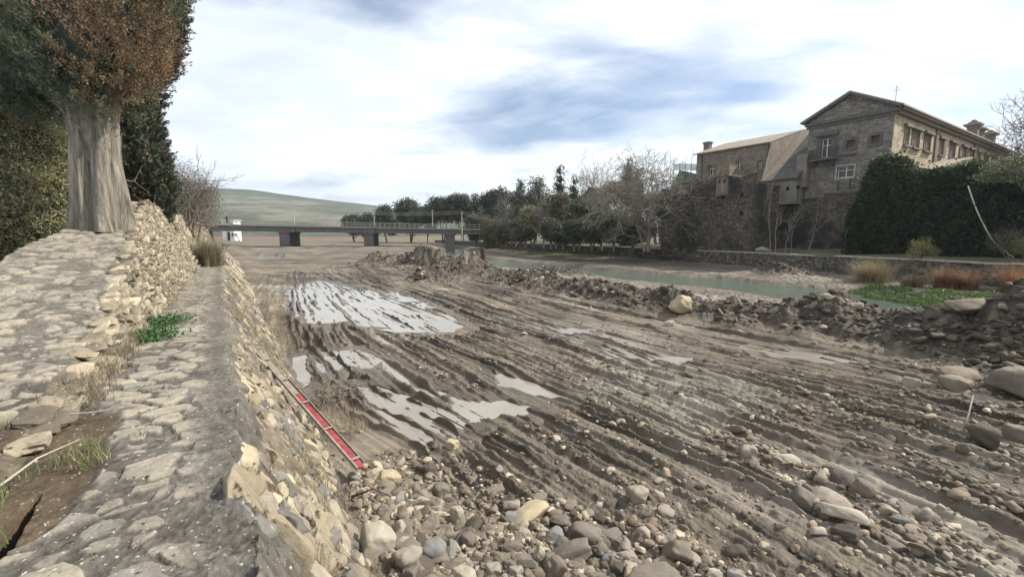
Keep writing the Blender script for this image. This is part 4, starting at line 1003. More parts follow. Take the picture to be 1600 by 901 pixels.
    v = MB(); b0 = .4; O = P(.2, 0, b0); zz0 = ze; v.tube([O + UP * zz0, O + UP * (zz0 + 2.0)], .03, 5); v.tube([O + UP * (zz0 + 1.5) - DG * .35, O + UP * (zz0 + 1.5) + DG * .35], .025, 5); v.tube([O + UP * (zz0 + 1.75) - DG * .2, O + UP * (zz0 + 1.75) + DG * .2], .02, 5); v.build('roof_cross', M['metal'], root)
    # ---- left wing
    aR, zeW = pg(1205, 222); aL, _ = pg(1089, 243); zl = pg(1089, 243)[1]; zeW = (zeW + zl) / 2
    RB = 7.0; zrW = pg(1200, 214.5, -RB)[1]
    hW = [holeG(1107.5, 258, 1116.5, 273.5), holeG(1149.5, 251, 1158, 266.5), holeG(1183.5, 251, 1191, 264)]
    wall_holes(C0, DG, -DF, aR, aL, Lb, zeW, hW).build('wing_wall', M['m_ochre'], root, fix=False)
    for h in hW: window(root, C0, DG, -DF, h, 'glass', 'pane_white', .1, 'm_ochre', bars=1)
    zlow0 = pg(1240, 290)[1]
    w2 = MB(); w2.poly([P(aL, Lb), P(aL, zeW), P(aL, zrW, RB), P(aL, zeW, 2 * RB), P(aL, Lb, 2 * RB)]); w2.quad(P(W, Lb, 2 * RB), P(aL, Lb, 2 * RB), P(aL, zeW, 2 * RB), P(W, zeW, 2 * RB)); w2.quad(P(aL, Lb, .5), P(W, Lb, .5), P(W, zlow0, .5), P(aL, zlow0, .5)); w2.build('wing_end_wall', M['m_ochre'], root, fix=False)
    rf = MB(); e0 = P(aL + .4, zeW - .12, -.35); s_ = (zrW - zeW) / RB
    rf.prism([P(aL + .4, zeW - .3 * s_ + .06, -.3), P(aL + .4, zrW + .06, RB), P(aL + .4, zrW + .2, RB), P(aL + .4, zeW - .3 * s_ + .2, -.3)], DG * (aR - aL - .4))
    rf.prism([P(aL + .4, zrW + .06, RB), P(aL + .4, zeW, 2 * RB), P(aL + .4, zeW + .14, 2 * RB), P(aL + .4, zrW + .2, RB)], DG * (W - aL - .4))
    # the part next to the main block: the slope runs further down
    off = 1.6; zlo = pg(1222, 282, off)[1]; bm_ = MB()
    am = aR + (W - aR) * .34; rf.prism([P(aR, zlo + .02, -off - .2), P(aR, zrW + .05, RB), P(aR, zrW + .19, RB), P(aR, zlo + .16, -off - .2)], DG * (am - aR))
    rf2 = MB(); rf2.prism([P(am, zlo + .02, -off - .25), P(am, zrW + .05, RB), P(am, zrW + .22, RB), P(am, zlo + .19, -off - .25)], DG * (W - am - .02)); rf2.build('annex_roof', M['shaderoof'], root)  # main block's cast shadow on this slope put into a darker roof colour
    rf.build('wing_roof', M['tile'], root)
    sd_ = MB(); sd_.poly([P(aR + .02, zlo, -off), P(aR + .02, zeW, 0), P(aR + .02, zlo - 3, 0), P(aR + .02, zlo - 3, -off)])
    zlow = pg(1230, 319, off)[1]; hB = [holeG(1227, 292, 1233, 298.5, off), holeG(1243.5, 290, 1249.5, 296.5, off)]
    O2 = C0 - DF * off
    wall_holes(O2, DG, -DF, W + .02, aR, zlow, zlo, hB, .3).build('annex_wall', M['render'], root, fix=False)
    for h in hB: window(root, O2, DG, -DF, h, 'glass', None, .0, 'render')
    Bz = zlo + (zrW - zlo) * off / (RB + off); sd_.poly([P(aR + .01, zeW, 0), P(aR + .01, zrW, RB), P(aR + .01, Bz - .1, 0)]); sd_.poly([P(aR, zlo, -off), P(aR, Bz, 0), P(aR, zlo, 0)]); sd_.box(P(W + .05, zlow + .02, -off + .36), DG * (aR - W - .07), DF * (off - .4), UP * (zlo - zlow - .1)); sd_.quad(P(aR, zlow, -off), P(aR, zlow, 0), P(aR, zlo, 0), P(aR, zlo, -off)); sd_.quad(P(W + .02, zlow, -off), P(aR, zlow, -off), P(aR, zlow, 0), P(W + .02, zlow, 0)); sd_.build('annex_side', M['render'], root, fix=False)
    st_ = MB(); x0, z0 = pg(1243, 272, off - .8); x1, z1 = pg(1262, 240, off - .8); st_.box(P(min(x0, x1), z0 - 1.5, -(off - .8)), DG * abs(x0 - x1), DF * 3, UP * (z1 - z0 + 1.5)); st_.build('stair_turret', M['render'], root)
    lw = MB(); lw.quad(P(W, Lb, .01), P(aR, Lb, .01), P(aR, zlow + .3, .01), P(W, zlow + .3, .01)); lw.build('lower_wall', M['m_bastion'], root, fix=False)
    # base courses of the gable block in front of the wall foot
    bs = MB(); zb1 = pg(1300, 308)[1]; bs.box(P(-.3, Lb, -.35), DG * (W + .5), DF * .34, UP * (zb1 - Lb)); bs.build('plinth', M['m_bastion'], root)
    ch = MB(); a_, z_ = pg(1105, 236, -3.5); _, zt_ = pg(1105, 222, -3.5); ch.box(P(a_ - .45, z_ - 1.5, 3.2), DG * .9, DF * .7, UP * (zt_ - z_ + 1.5)); ch.box(P(a_ - .55, zt_ - .25, 3.1), DG * 1.1, DF * .9, UP * .18); ch.build('chimney', M['m_gable'], root)
    dp = MB(); a_, _ = pg(1095, 300); dp.tube([P(a_, Lb + 3, -.12), P(a_, zeW - .2, -.12)], .08, 6); a_, _ = pg(1197, 300); dp.tube([P(a_, Lb + 3, -.12), P(a_, zeW - .2, -.12)], .09, 6); dp.build('downpipe', M['darkwood'], root)
    # ---- bastion
    ob = 7.0; rb = empty('ruined_bastion', (*(C0 - DF * ob + DG * 30)[:2], 1.6), 'dark rubble bastion with small square openings below the left wing', 'ruin')
    O3_ = C0 - DF * ob; aR, zR = pg(1178, 284, ob); aL, zL = pg(1035, 306, ob); PB = lambda a, z, b=0: np.array([O3_[0], O3_[1], 0]) + DG * a + UP * z + DF * b
    zt = pg(1118, 291, ob)[1]
    hb = [holeG(1103.5, 305, 1106.5, 313, ob), holeG(1120.5, 303, 1122.5, 311, ob), holeG(1127, 301.5, 1132.5, 311, ob), holeG(1156.5, 301, 1161.5, 307.5, ob), holeG(1155, 330, 1161, 336.5, ob)]
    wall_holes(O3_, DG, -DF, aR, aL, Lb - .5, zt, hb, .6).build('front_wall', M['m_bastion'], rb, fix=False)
    pn = MB()
    for h in hb: pn.quad(PB(h[0], h[2], .58), PB(h[1], h[2], .58), PB(h[1], h[3], .58), PB(h[0], h[3], .58))
    pn.build('opening', M['glass'], rb, fix=False)
    t_ = MB(); t_.quad(PB(aR, Lb - .5), PB(aR, Lb - .5, ob), PB(aR, zt, ob), PB(aR, zt)); t_.quad(PB(aR, zt, 0), PB(aL, zt, 0), PB(aL, zt, ob), PB(aR, zt, ob)); t_.quad(PB(aL, Lb - .5), PB(aL, Lb - .5, ob), PB(aL, zt, ob), PB(aL, zt)); t_.build('side_wall', M['m_bastion'], rb, fix=False)
    rg = MB()   # broken parapet
    a = aR
    while a < aL:
        w_ = rng.uniform(.5, 1.6); hgt = max(.05, (pg(1150, 288 , ob)[1] - zt) * .0 + rng.uniform(.1, .5)); 
        if a < aR + 10: hgt += .55
        rg.box(PB(a, zt - .02, .0), DG * (w_ - .01), DF * .6, UP * hgt); a += w_
    rg.build('parapet', M['m_bastion'], rb)
    a0, z0 = pg(1139, 291, ob); a1, z1 = pg(1122, 277, ob); tu = MB(); a0, a1 = min(a0, a1), max(a0, a1)
    th = [(a0 + (a1 - a0) * .15, a0 + (a1 - a0) * .38, z0 + .35, z1 - .35), (a0 + (a1 - a0) * .62, a0 + (a1 - a0) * .85, z0 + .35, z1 - .35)]
    wall_holes(O3_ - DF * .3, DG, -DF, a0, a1, z0 - 1, z1, th, .4).build('turret', M['m_ochre'], rb, fix=False)
    tu.box(PB(a0 + .001, z0 - 1, -.05), DG * (a1 - a0 - .002), DF * 3, UP * (z1 - z0 + .98)); tu.box(PB(a0 - .15, z1, -.5), DG * (a1 - a0 + .3), DF * 3.6, UP * .14)
    q0 = pg(1118, 275, ob - 2.5); q1 = pg(1140, 257, ob - 2.5); tu.box(PB(q1[0], q0[1] - 1, 2.5), DG * (q0[0] - q1[0]), DF * 2, UP * (q1[1] - q0[1] + 1)); tu.build('turret_roof', M['m_ochre'], rb)
    return W, zr
BW, BZR = building()

def lean_to():
    off0, off1 = 2.4, .1; root_loc = C0 + DF * 6 - DG * 2
    root = empty('lean_to', (*root_loc[:2], 1.6), 'tile-roofed lean-to against the long side facade just above the ivy', 'outbuilding')
    b0 = .25; b1 = pf(1516, 245, off0)[0]; zlow = pf(1400, 262, off0)[1]; zh = pf(1514, 247, off0)[1]
    P = lambda o, b, z: np.array([C0[0], C0[1], 0]) - DG * o + DF * b + UP * z
    r = MB(); r.prism([P(off0 + .2, b0, zlow), P(off0 + .2, b1 + .2, zh), P(off0 + .2, b1 + .2, zh + .15), P(off0 + .2, b0, zlow + .15)], DG * (off0 + .1)); r.build('roof', M['tile'], root)
    w_ = MB(); w_.poly([P(off0, b0 + .1, 1.2), P(off0, b1, 1.2), P(off0, b1, zh - .02), P(off0, b0 + .1, zlow - .02)]); w_.poly([P(off0, b1, 1.2), P(off1, b1, 1.2), P(off1, b1, zh - .02), P(off0, b1, zh - .02)]); w_.poly([P(off0, b0 + .1, 1.2), P(off1, b0 + .1, 1.2), P(off1, b0 + .1, zlow - .02), P(off0, b0 + .1, zlow - .02)]); w_.build('wall', M['m_side'], root, fix=False)
lean_to()

# ------------------------------------------------------------------ bridge
def bridge():
    YL, YR = 98.0, 106.0; A = at(300, 355, YL); B = at(787, 366, YR); d = (B - A); L = np.linalg.norm(d[:2]); u = d / L; n = np.array([-u[1], u[0], 0]); n /= np.linalg.norm(n)
    top0 = at(320, 349.3, YL)[2]; top1 = at(785, 358.3, YR)[2]; bot0 = at(340, 360.3, YL)[2]; bot1 = at(785, 367.0, YR)[2]
    root = empty('road_bridge', (*((A + B) / 2)[:2], .8), 'low grey concrete road bridge on slab piers crossing the riverbed', 'bridge'); Wd = 7.5
    def Q(f, z, k): q = A + (B - A) * f; return np.array([q[0], q[1], z]) + n * k
    zt = lambda f: top0 + (top1 - top0) * f
    zb = lambda f: bot0 + (bot1 - bot0) * f
    m = MB(); m.prism([Q(0, zt(0) - .28, -.35), Q(0, zt(0), -.35), Q(0, zt(0), Wd + .35), Q(0, zt(0) - .28, Wd + .35)], Q(1, zt(1), 0) - Q(0, zt(0), 0)); m.build('deck', M['concrete_light'], root)
    fr = [0, .08, .315, .57, .755, 1.0]
    for a, b in zip(fr[:-1], fr[1:]):
        m = MB(); a_, b_ = a + .0012, b - .0012
        for k in (0, 2.3, 4.6, Wd - .35):
            m.prism([Q(a_, zb(a_), k), Q(a_, zt(a_) - .285, k), Q(a_, zt(a_) - .285, k + .35), Q(a_, zb(a_), k + .35)], Q(b_, zb(b_), k) - Q(a_, zb(a_), k))
        m.build('girder', M['concrete'], root)
    for px in (451, 576, 702):
        f = ((at(px, 372, 102)[0]) - A[0]) / (B[0] - A[0]); f = min(max(f, 0), 1); w_ = 17 / 700 * 102 / 2
        c = Q(f, 0, 0); m = MB(); m.box(np.array([*(c - u * w_ / 1 + n * .3)[:2], -1.2]), u * [1, 1, 0] * (2 * w_ * .85), n * (Wd - .6), UP * (zb(f) + 1.19 - .25)); m.box(np.array([*(c - u * w_ * 1.15 + n * .1)[:2], zb(f) - .26]), u * [1, 1, 0] * (2.3 * w_ * .92), n * (Wd - .2), UP * .25); m.build('pier', M['concrete'], root)
    rl = MB()
    for k in (-.2, Wd + .2):
        i = 0
        while i < 60:
            f = i / 60; rl.box(Q(f, zt(f), k) - .03, u * .06, n * .06, UP * 1.0); i += 1
        for h in (.45, .95): rl.tube([Q(0, zt(0) + h, k), Q(1, zt(1) + h, k)], .025, 4)
    rl.build('railing', M['metal'], root)
    ab = MB(); ab.box(np.array([*Q(-.1, 0, -.2)[:2], -.5]), u * [1, 1, 0] * (L * .105), n * (Wd + .4), UP * (zt(0) + .2)); ab.box(np.array([*Q(1.0, 0, -.3)[:2], -.5]), u * [1, 1, 0] * 6, n * (Wd + .6), UP * (zt(1) + .45)); ab.build('abutment', M['concrete_light'], root)
    # lamp and utility posts, wires
    tops = []
    for (px, yb, yt, Y, r, lab) in ((460, 350, 319, 108, .12, 'thin pole standing left of the other poles on the bridge'), (585, 353, 331, 108, .10, 'short pole on the bridge above the second pier'), (676, 354, 327, 109, .10, 'pole on the bridge just left of the wire-carrying post'), (722, 375, 330, 103, .16, 'pale post carrying the sagging wires near the right end of the bridge'), (785, 376, 336, 104, .08, 'thin pole at the right abutment of the bridge')):
        b = at(px, yb, Y); t = at(px, yt, Y); m = MB(); m.tube([[b[0], b[1], b[2]], [b[0], b[1], t[2]]], [r, r * .7], 7); m.box([b[0] - .5, b[1] - .04, t[2] - .5], [1.0, 0, 0], [0, .08, 0], [0, 0, .08]); tops.append(np.array([b[0], b[1], t[2]]))
        tag(m.build('utility_pole', M['coping'], loc=(b[0], b[1], b[2])), lab, 'pole', 'poles along the bridge')
    m = MB(); ends = [at(330, 349, 110), tops[0], tops[1], tops[3], at(780, 340, 104)]
    for h in (0, -.45):
        for a, b in zip([tops[0], tops[3], at(250, 325, 112)], [tops[3], at(840, 356, 95), tops[0]]):
            pts = [a + (b - a) * t + UP * (h - 1.6 * 4 * t * (1 - t) * (np.linalg.norm(b - a) / 60)) for t in np.linspace(0, 1, 16)]; m.tube(pts, .03, 4, False)
    tag(m.build('overhead_wire', M['metal']), 'pair of overhead wires sagging between the poles along the bridge', 'wire')
bridge()
def white_hut():
    Y = 118.0; O = at(348, 372, Y); x1 = at(365, 372, Y); zt = at(355, 344.5, Y)[2]; w_ = x1[0] - O[0]; z0 = at(350, 376, Y)[2]
    root = empty('pump_house', (O[0], O[1], z0), 'small white flat-roofed hut with dark doorway behind the left end of the bridge', 'hut')
    m = MB(); m.box([O[0], Y, z0], [w_ * .38, 0, 0], [0, 3, 0], UP * (zt - z0)); m.box([O[0] + w_ * .72, Y, z0], [w_ * .38, 0, 0], [0, 3, 0], UP * (zt - z0)); m.box([O[0] + w_ * .38, Y + .5, z0], [w_ * .34, 0, 0], [0, 2.5, 0], UP * (zt - z0 - .01)); m.build('wall', M['white'], root)
    m = MB(); m.box([O[0] + w_ * .385, Y + .44, z0], [w_ * .33, 0, 0], [0, .055, 0], UP * 2.3); m.build('door', M['darkwood'], root)
    m = MB(); m.box([O[0] - .3, Y - .3, zt], [w_ * 1.1 + .6, 0, 0], [0, 3.6, 0], UP * .2); m.build('roof', M['white'], root)
    m = MB()
    b0 = at(367, 365, 117); b1 = at(374, 377, 117); m.prism([b0, b1, b1 + [.35, 0, 0], b0 + [.5, 0, 0]], [0, .4, 0]); b0 = at(362, 363, 117); b1 = at(359, 377, 117); m.prism([b0, b1, b1 + [.5, 0, 0], b0 + [.5, 0, 0]], [0, .4, 0]); m.box(at(362, 370, 117), [1.3, 0, 0], [0, .3, 0], [0, 0, 1.0])
    tag(m.build('steel_frame', M['white'], loc=tuple(at(367, 377, 117))), 'white A-shaped steel frame standing right of the white hut', 'frame')
white_hut()
def person_far():
    P0 = at(355, 349.3, 97.9); z0 = P0[2]; x, y = P0[0], P0[1]
    me = bpy.data.meshes.new('person')
    J = [(0, 0, .95, .15), (.0, 0, 1.2, .17), (0, 0, 1.42, .17), (0, 0, 1.52, .07), (0, -.01, 1.66, .105), (0, -.01, 1.74, .09), (.19, 0, 1.40, .07), (.25, .02, 1.14, .05), (.22, -.10, .92, .04), (-.19, 0, 1.40, .07), (-.25, .02, 1.14, .05), (-.20, -.12, .94, .04), (.09, 0, .85, .10), (.10, 0, .48, .07), (.10, .02, .08, .05), (.10, -.13, .04, .04), (-.09, 0, .85, .10), (-.10, 0, .48, .07), (-.10, .02, .08, .05), (-.10, -.13, .04, .04)]
    E = [(0, 1), (1, 2), (2, 3), (3, 4), (4, 5), (2, 6), (6, 7), (7, 8), (2, 9), (9, 10), (10, 11), (0, 12), (12, 13), (13, 14), (14, 15), (0, 16), (16, 17), (17, 18), (18, 19)]
    me.from_pydata([j[:3] for j in J], E, []); o = bpy.data.objects.new('person', me); COL.objects.link(o); sk = o.modifiers.new('skin', 'SKIN'); o.modifiers.new('sub', 'SUBSURF').levels = 1
    for i, v in enumerate(me.skin_vertices[0].data): v.radius = (J[i][3], J[i][3] * .8)
    me.skin_vertices[0].data[0].use_root = True
    mt, nt_, b = new_mat('dark_clothes'); b.inputs['Base Color'].default_value = (.02, .035, .035, 1); b.inputs['Roughness'].default_value = .9; me.materials.append(mt)
    o.location = (x, y, z0); tag(o, 'distant person in dark clothes standing on the left end of the bridge', 'person')
person_far()

# ------------------------------------------------------------------ vegetation builders
def leaves(P, size, col, flat=0.0, aspect=.55, up=None, along=None):
    n = len(P); d = rng.normal(size=(n, 3)); d[:, 2] *= (1 - flat * .6)
    if along is not None: d = d * .33 + along
    if up is not None: d = d * (1 - up) + np.array([0, 0, 1.]) * up * 1.5
    d /= np.linalg.norm(d, axis=1)[:, None] + 1e-9; e = np.cross(d, rng.normal(size=(n, 3))); e /= np.linalg.norm(e, axis=1)[:, None] + 1e-9
    s = (size * rng.uniform(.6, 1.35, n))[:, None]; V = np.stack([P - d * s * .5, P + e * s * aspect * .5, P + d * s * .5, P - e * s * aspect * .5], 1)
    return V.reshape(-1, 3), np.arange(4 * n).reshape(-1, 4), np.repeat(col, 4, 0)
def dirs(n):
    v = rng.normal(size=(n, 3)); return v / np.linalg.norm(v, axis=1)[:, None]
def clumps(blobs, ncl, per, spread, cols, shell=(.72, 1.02), low=-1.0):
    """leaf positions gathered in clumps on lumpy ellipsoids"""
    w_ = np.array([b[3] * b[4] + b[4] * b[5] for b in blobs], float); w_ /= w_.sum(); Ps, Cs = [], []
    for b, k in zip(blobs, (w_ * ncl).astype(int) + 1):
        d = dirs(k * 2); d = d[d[:, 2] > low][:k]; r = rng.uniform(*shell, len(d)); lump = 1 + .22 * vn(d[:, 0] * 2.3 + b[0], d[:, 1] * 2.3 + d[:, 2] * 1.7, 7)
        c = np.array(b[:3]) + d * (r * lump)[:, None] * np.array(b[3:6]); Ps.append(c)
    c = np.concatenate(Ps); n = len(c); ci = rng.random(n); cols = np.array(cols); cc = cols[(ci * len(cols)).astype(int)] * rng.uniform(.75, 1.25, n)[:, None]
    P = np.repeat(c, per, 0) + rng.normal(0, 1, (n * per, 3)) * spread * np.array([1, 1, .75]); C = np.repeat(cc, per, 0) * rng.uniform(.8, 1.2, (n * per, 1))
    return P, C
def sprays(blobs, ncl, per, cols, L=.30):
    """feathery cypress sprays: leaves strung along short outward and upward shoots"""
    w_ = np.array([b[3] * b[4] + b[4] * b[5] for b in blobs], float); w_ /= w_.sum(); Ps, Ds = [], []
    for b, k in zip(blobs, (w_ * ncl).astype(int) + 1):
        d = dirs(k); r = rng.uniform(.72, 1.0, k); lump = 1 + .26 * vn(d[:, 0] * 3 + b[0], d[:, 1] * 3 + d[:, 2] * 2.4, 7); Ps.append(np.array(b[:3]) + d * (r * lump)[:, None] * np.array(b[3:6])); Ds.append(d * [1, 1, .5] + [0, 0, .75])
    c = np.concatenate(Ps); o = np.concatenate(Ds) + rng.normal(0, .3, (len(c), 3)); o /= np.linalg.norm(o, axis=1)[:, None]; n = len(c); cols = np.array(cols); cc = cols[rng.integers(0, len(cols), n)] * rng.uniform(.6, 1.45, n)[:, None]
    P = np.repeat(c, per, 0); D_ = np.repeat(o, per, 0); u = rng.random(len(P))[:, None]; P = P + D_ * (u - .3) * L * np.repeat(rng.uniform(.6, 1.4, n), per)[:, None] + rng.normal(0, 1, (len(P), 3)) * (.05 * (1 - u) + .018); D_ = D_ + rng.normal(0, .35, P.shape)
    return P, np.repeat(cc, per, 0) * (.8 + .4 * u), D_ / np.linalg.norm(D_, axis=1)[:, None]
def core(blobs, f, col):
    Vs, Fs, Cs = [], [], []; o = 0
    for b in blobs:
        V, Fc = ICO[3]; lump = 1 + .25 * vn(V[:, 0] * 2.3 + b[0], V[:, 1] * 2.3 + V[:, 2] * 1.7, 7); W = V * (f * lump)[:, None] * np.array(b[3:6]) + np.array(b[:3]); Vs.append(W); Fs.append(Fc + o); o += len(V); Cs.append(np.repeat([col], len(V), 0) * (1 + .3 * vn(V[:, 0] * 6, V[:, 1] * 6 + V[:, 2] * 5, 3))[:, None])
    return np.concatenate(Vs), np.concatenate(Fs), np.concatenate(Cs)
class Sk:
    """branch skeleton -> tapered prisms"""
    def __init__(s): s.a = []; s.b = []; s.ra = []; s.rb = []; s.tips = []
    def seg(s, a, b, ra, rb): s.a.append(a); s.b.append(b); s.ra.append(ra); s.rb.append(rb)
    def grow(s, p, d, L, r, depth, spread=.6, droop=0., lift=.0, kids=(2, 4), jit=.18, shrink=.72, rmin=.012, parts=3):
        d = d / np.linalg.norm(d); q = p; rr = r; bends = []
        for i in range(parts):
            d = d + rng.normal(0, jit, 3) + np.array([0, 0, lift - droop * (1 if depth < 3 else .2)]); d /= np.linalg.norm(d); nq = q + d * L / parts; nr = max(rr * (.88 if depth else .7), rmin * .6); s.seg(q, nq, rr, nr); q = nq; rr = nr; bends.append((q.copy(), rr))
        if depth == 0: s.tips.append(q); return
        k = rng.integers(*kids) + (1 if depth > 3 else 0)
        for i in range(k):
            pos, br = bends[-1] if i < 2 else bends[rng.integers(0, len(bends))]
            nd = d + rng.normal(0, spread, 3); s.grow(pos, nd, L * shrink * rng.uniform(.75, 1.2), max(br * rng.uniform(.55, .8), rmin), depth - 1, spread, droop, lift, kids, jit, shrink, rmin, parts)
    def mesh(s, k=4):
        A, B = np.array(s.a), np.array(s.b); ra, rb = np.array(s.ra), np.array(s.rb); d = B - A; d /= np.linalg.norm(d, axis=1)[:, None] + 1e-9
        h = np.where(np.abs(d[:, 2:3]) < .9, np.array([[0, 0, 1.]]), np.array([[1., 0, 0]])); u = np.cross(d, h); u /= np.linalg.norm(u, axis=1)[:, None]; v = np.cross(d, u); n = len(A); V = np.zeros((n, 2, k, 3))
        for j in range(k):
            an = 2 * math.pi * j / k; o = math.cos(an) * u + math.sin(an) * v; V[:, 0, j] = A + o * ra[:, None]; V[:, 1, j] = B + o * rb[:, None]
        i = np.arange(n)[:, None] * 2 * k; j = np.arange(k)[None]; j2 = (j + 1) % k; Fc = np.stack([i + j, i + j2, i + k + j2, i + k + j], -1).reshape(-1, 4)
        return V.reshape(-1, 3), Fc
def up3(p, z=0): return np.array([p[0], p[1], z], float)
def fluted_trunk(base, pts, radii, k=40, seed=0, flutes=7, depth=.16):
    """trunk surface with deep vertical folds"""
    nz = 60; t = np.linspace(0, 1, nz); P = np.array(pts, float); tt = np.linspace(0, 1, len(P)); C = np.stack([np.interp(t, tt, P[:, i]) for i in range(3)], 1); R = np.interp(t, tt, radii)
    a = np.linspace(0, 2 * math.pi, k * 3, endpoint=False); A, T = np.meshgrid(a, t); r = R[:, None] * (1 + depth * (1.5 * np.abs(np.sin(A * flutes * .5 + 1.1 * vn(T * 2.0, T * 0 + 3, seed) + .65 * np.sin(A * 2 + seed))) ** .8 - .9) * (.75 + .25 * np.sin(A * 3 + seed)) + .10 * vn(A * 3.2, T * 2.2, seed + 5) + .05 * vn(A * 9, T * 5, seed + 1) + .025 * vn(A * 22, T * 14, seed + 2) + .16 * np.exp(-T * 14) * np.abs(np.sin(A * 2.5 + seed)))
    V = np.stack([C[:, 0:1] + r * np.cos(A), C[:, 1:2] + r * np.sin(A), np.repeat(C[:, 2:3], k * 3, 1)], -1); F_ = grid_faces(nz, k * 3); n = k * 3
    wrap = np.array([[i * n + n - 1, i * n, (i + 1) * n, (i + 1) * n + n - 1] for i in range(nz - 1)]); return V.reshape(-1, 3), np.vstack([F_, wrap])
RUST = np.array([.215, .125, .065]); RUST2 = np.array([.15, .108, .062]); CYG = np.array([.085, .105, .062]); CYD = np.array([.055, .072, .052])
def big_cypress():
    b = at(165, 353, 11.0); base = (b[0], b[1], b[2] - .15)
    root = empty('cypress_tree', base, 'huge old cypress with pale fluted trunk and rust-tinged foliage growing out of the wall', 'cypress', 'cypress trees by the wall')
    top = at(150, 120, 11.2)
    V, Fc = fluted_trunk(base, [base, (b[0] - .06, b[1], b[2] + 1.6), (b[0] - .02, b[1] + .1, b[2] + 3.2), (b[0] - .2, b[1] + .2, b[2] + 6)], [.47, .40, .38, .20], seed=4, depth=.52)
    mk('trunk', V, Fc, M['bark'], root)
    sk = Sk()
    for i in range(26):
        an = rng.uniform(2.4, 5.6); z = b[2] + rng.uniform(1.9, 4.2); p = np.array([b[0] + .38 * math.cos(an), b[1] + .38 * math.sin(an), z]); d = np.array([math.cos(an) * .9, math.sin(an) * .9, rng.uniform(.3, 1.3)]); sk.grow(p, d, rng.uniform(.6, 1.1), rng.uniform(.02, .06), 2, .35, 0, .10, (1, 3), .12, .7, .012)
    for dx_, dy_, lx, r_ in ((-.30, -.18, -.55, .15), (-.12, -.30, -.12, .17), (.12, -.30, .22, .16), (.30, -.12, .65, .14), (-.34, .1, -1.1, .12), (.05, .25, .3, .15)):   # upright limbs rising into the crown
        q = np.array([b[0] + dx_ * .6, b[1] + dy_ * .6, b[2] + 1.5]); q1 = q + [dx_ * .5, dy_ * .5, .9]
        for m_ in range(5): e_ = q1 + [lx * .22, dy_ * .1, .55]; sk.seg(q if m_ == 0 else q1, e_ if m_ else q1, r_ * (1 - .12 * m_), r_ * (.9 - .12 * m_)); q1 = e_ if m_ else q1
    V, Fc = sk.mesh(6); mk('limb', V, Fc, M['bark'], root)
    # crown built of lobes; the lower edge hangs to about 4 m above the wall
    cx, cy, z0 = b[0], b[1], b[2]
    blobs = []
    def lobe(px, py, Y, r): px = px - 30 * min(1, max(0, (px - 100) / 80)); py = py - (22 if (px > 70 and py > 90) else 0); q = at(px, py, Y); blobs.append((*q, r, r, r * (1.35 if py < 70 else 1.0)))
    for px, py, Y, r in ((60, 40, 10.6, 1.5), (90, 100, 9.9, 1.15), (50, 130, 10.6, 1.0), (150, 60, 9.7, 1.25), (210, 105, 10.1, .9), (215, 40, 10.4, 1.15), (120, -60, 10.4, 1.7), (215, -80, 10.6, 1.35), (0, 60, 11.2, 1.6), (10, 130, 11.8, 1.1), (-60, 40, 11.6, 1.9), (-70, 130, 12.2, 1.3), (120, 20, 11.6, 1.6), (225, 130, 11.2, .75), (228, 175, 11.6, .6), (40, -60, 11, 1.8), (85, 150, 11.3, .75), (110, 60, 12.6, 1.6), (20, 90, 12.8, 1.5), (228, 0, 11.8, 1.1)): lobe(px, py, Y, r)
    hi = at(130, -150, 11.2); 
    for i in range(9): blobs.append((cx + rng.uniform(-.7, .5), cy + rng.uniform(-.6, .6), hi[2] + i * 1.5, 1.9 - i * .13, 1.9 - i * .13, 1.9))
    blobs = [(*b_[:3], b_[3] * .93, b_[4] * .93, b_[5] * .93) for b_ in blobs]; P, C, Dn = sprays(blobs, 16500, 46, [CYG, CYD, CYG * .9, CYG * 1.1])
    # rust-brown outer sprays, mostly on the lobes facing the river
    rn = fbm(P[:, 0] * 1.1 + 3, P[:, 2] * 1.0 + P[:, 1] * .3, 3, 5); f = ss(rn + .50 * ss(P[:, 0], cx - 2.3, cx + 1.0) - .12, .05, .42)[:, None] * .8
    lum = C.mean(1, keepdims=True) / C.mean(); mixc = RUST2 + (RUST - RUST2) * ss(fbm(P[:, 0] * 3, P[:, 2] * 3, 2, 8), -.3, .3)[:, None]; C = C * (1 - f) + mixc * lum ** .7 * f
    V, Fc, Cv = leaves(P, .056, C, aspect=.34, along=Dn); mk('foliage', V, Fc, M['needle'], root, col=Cv, smooth=False)
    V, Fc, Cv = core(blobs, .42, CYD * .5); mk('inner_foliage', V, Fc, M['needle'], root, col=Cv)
big_cypress()
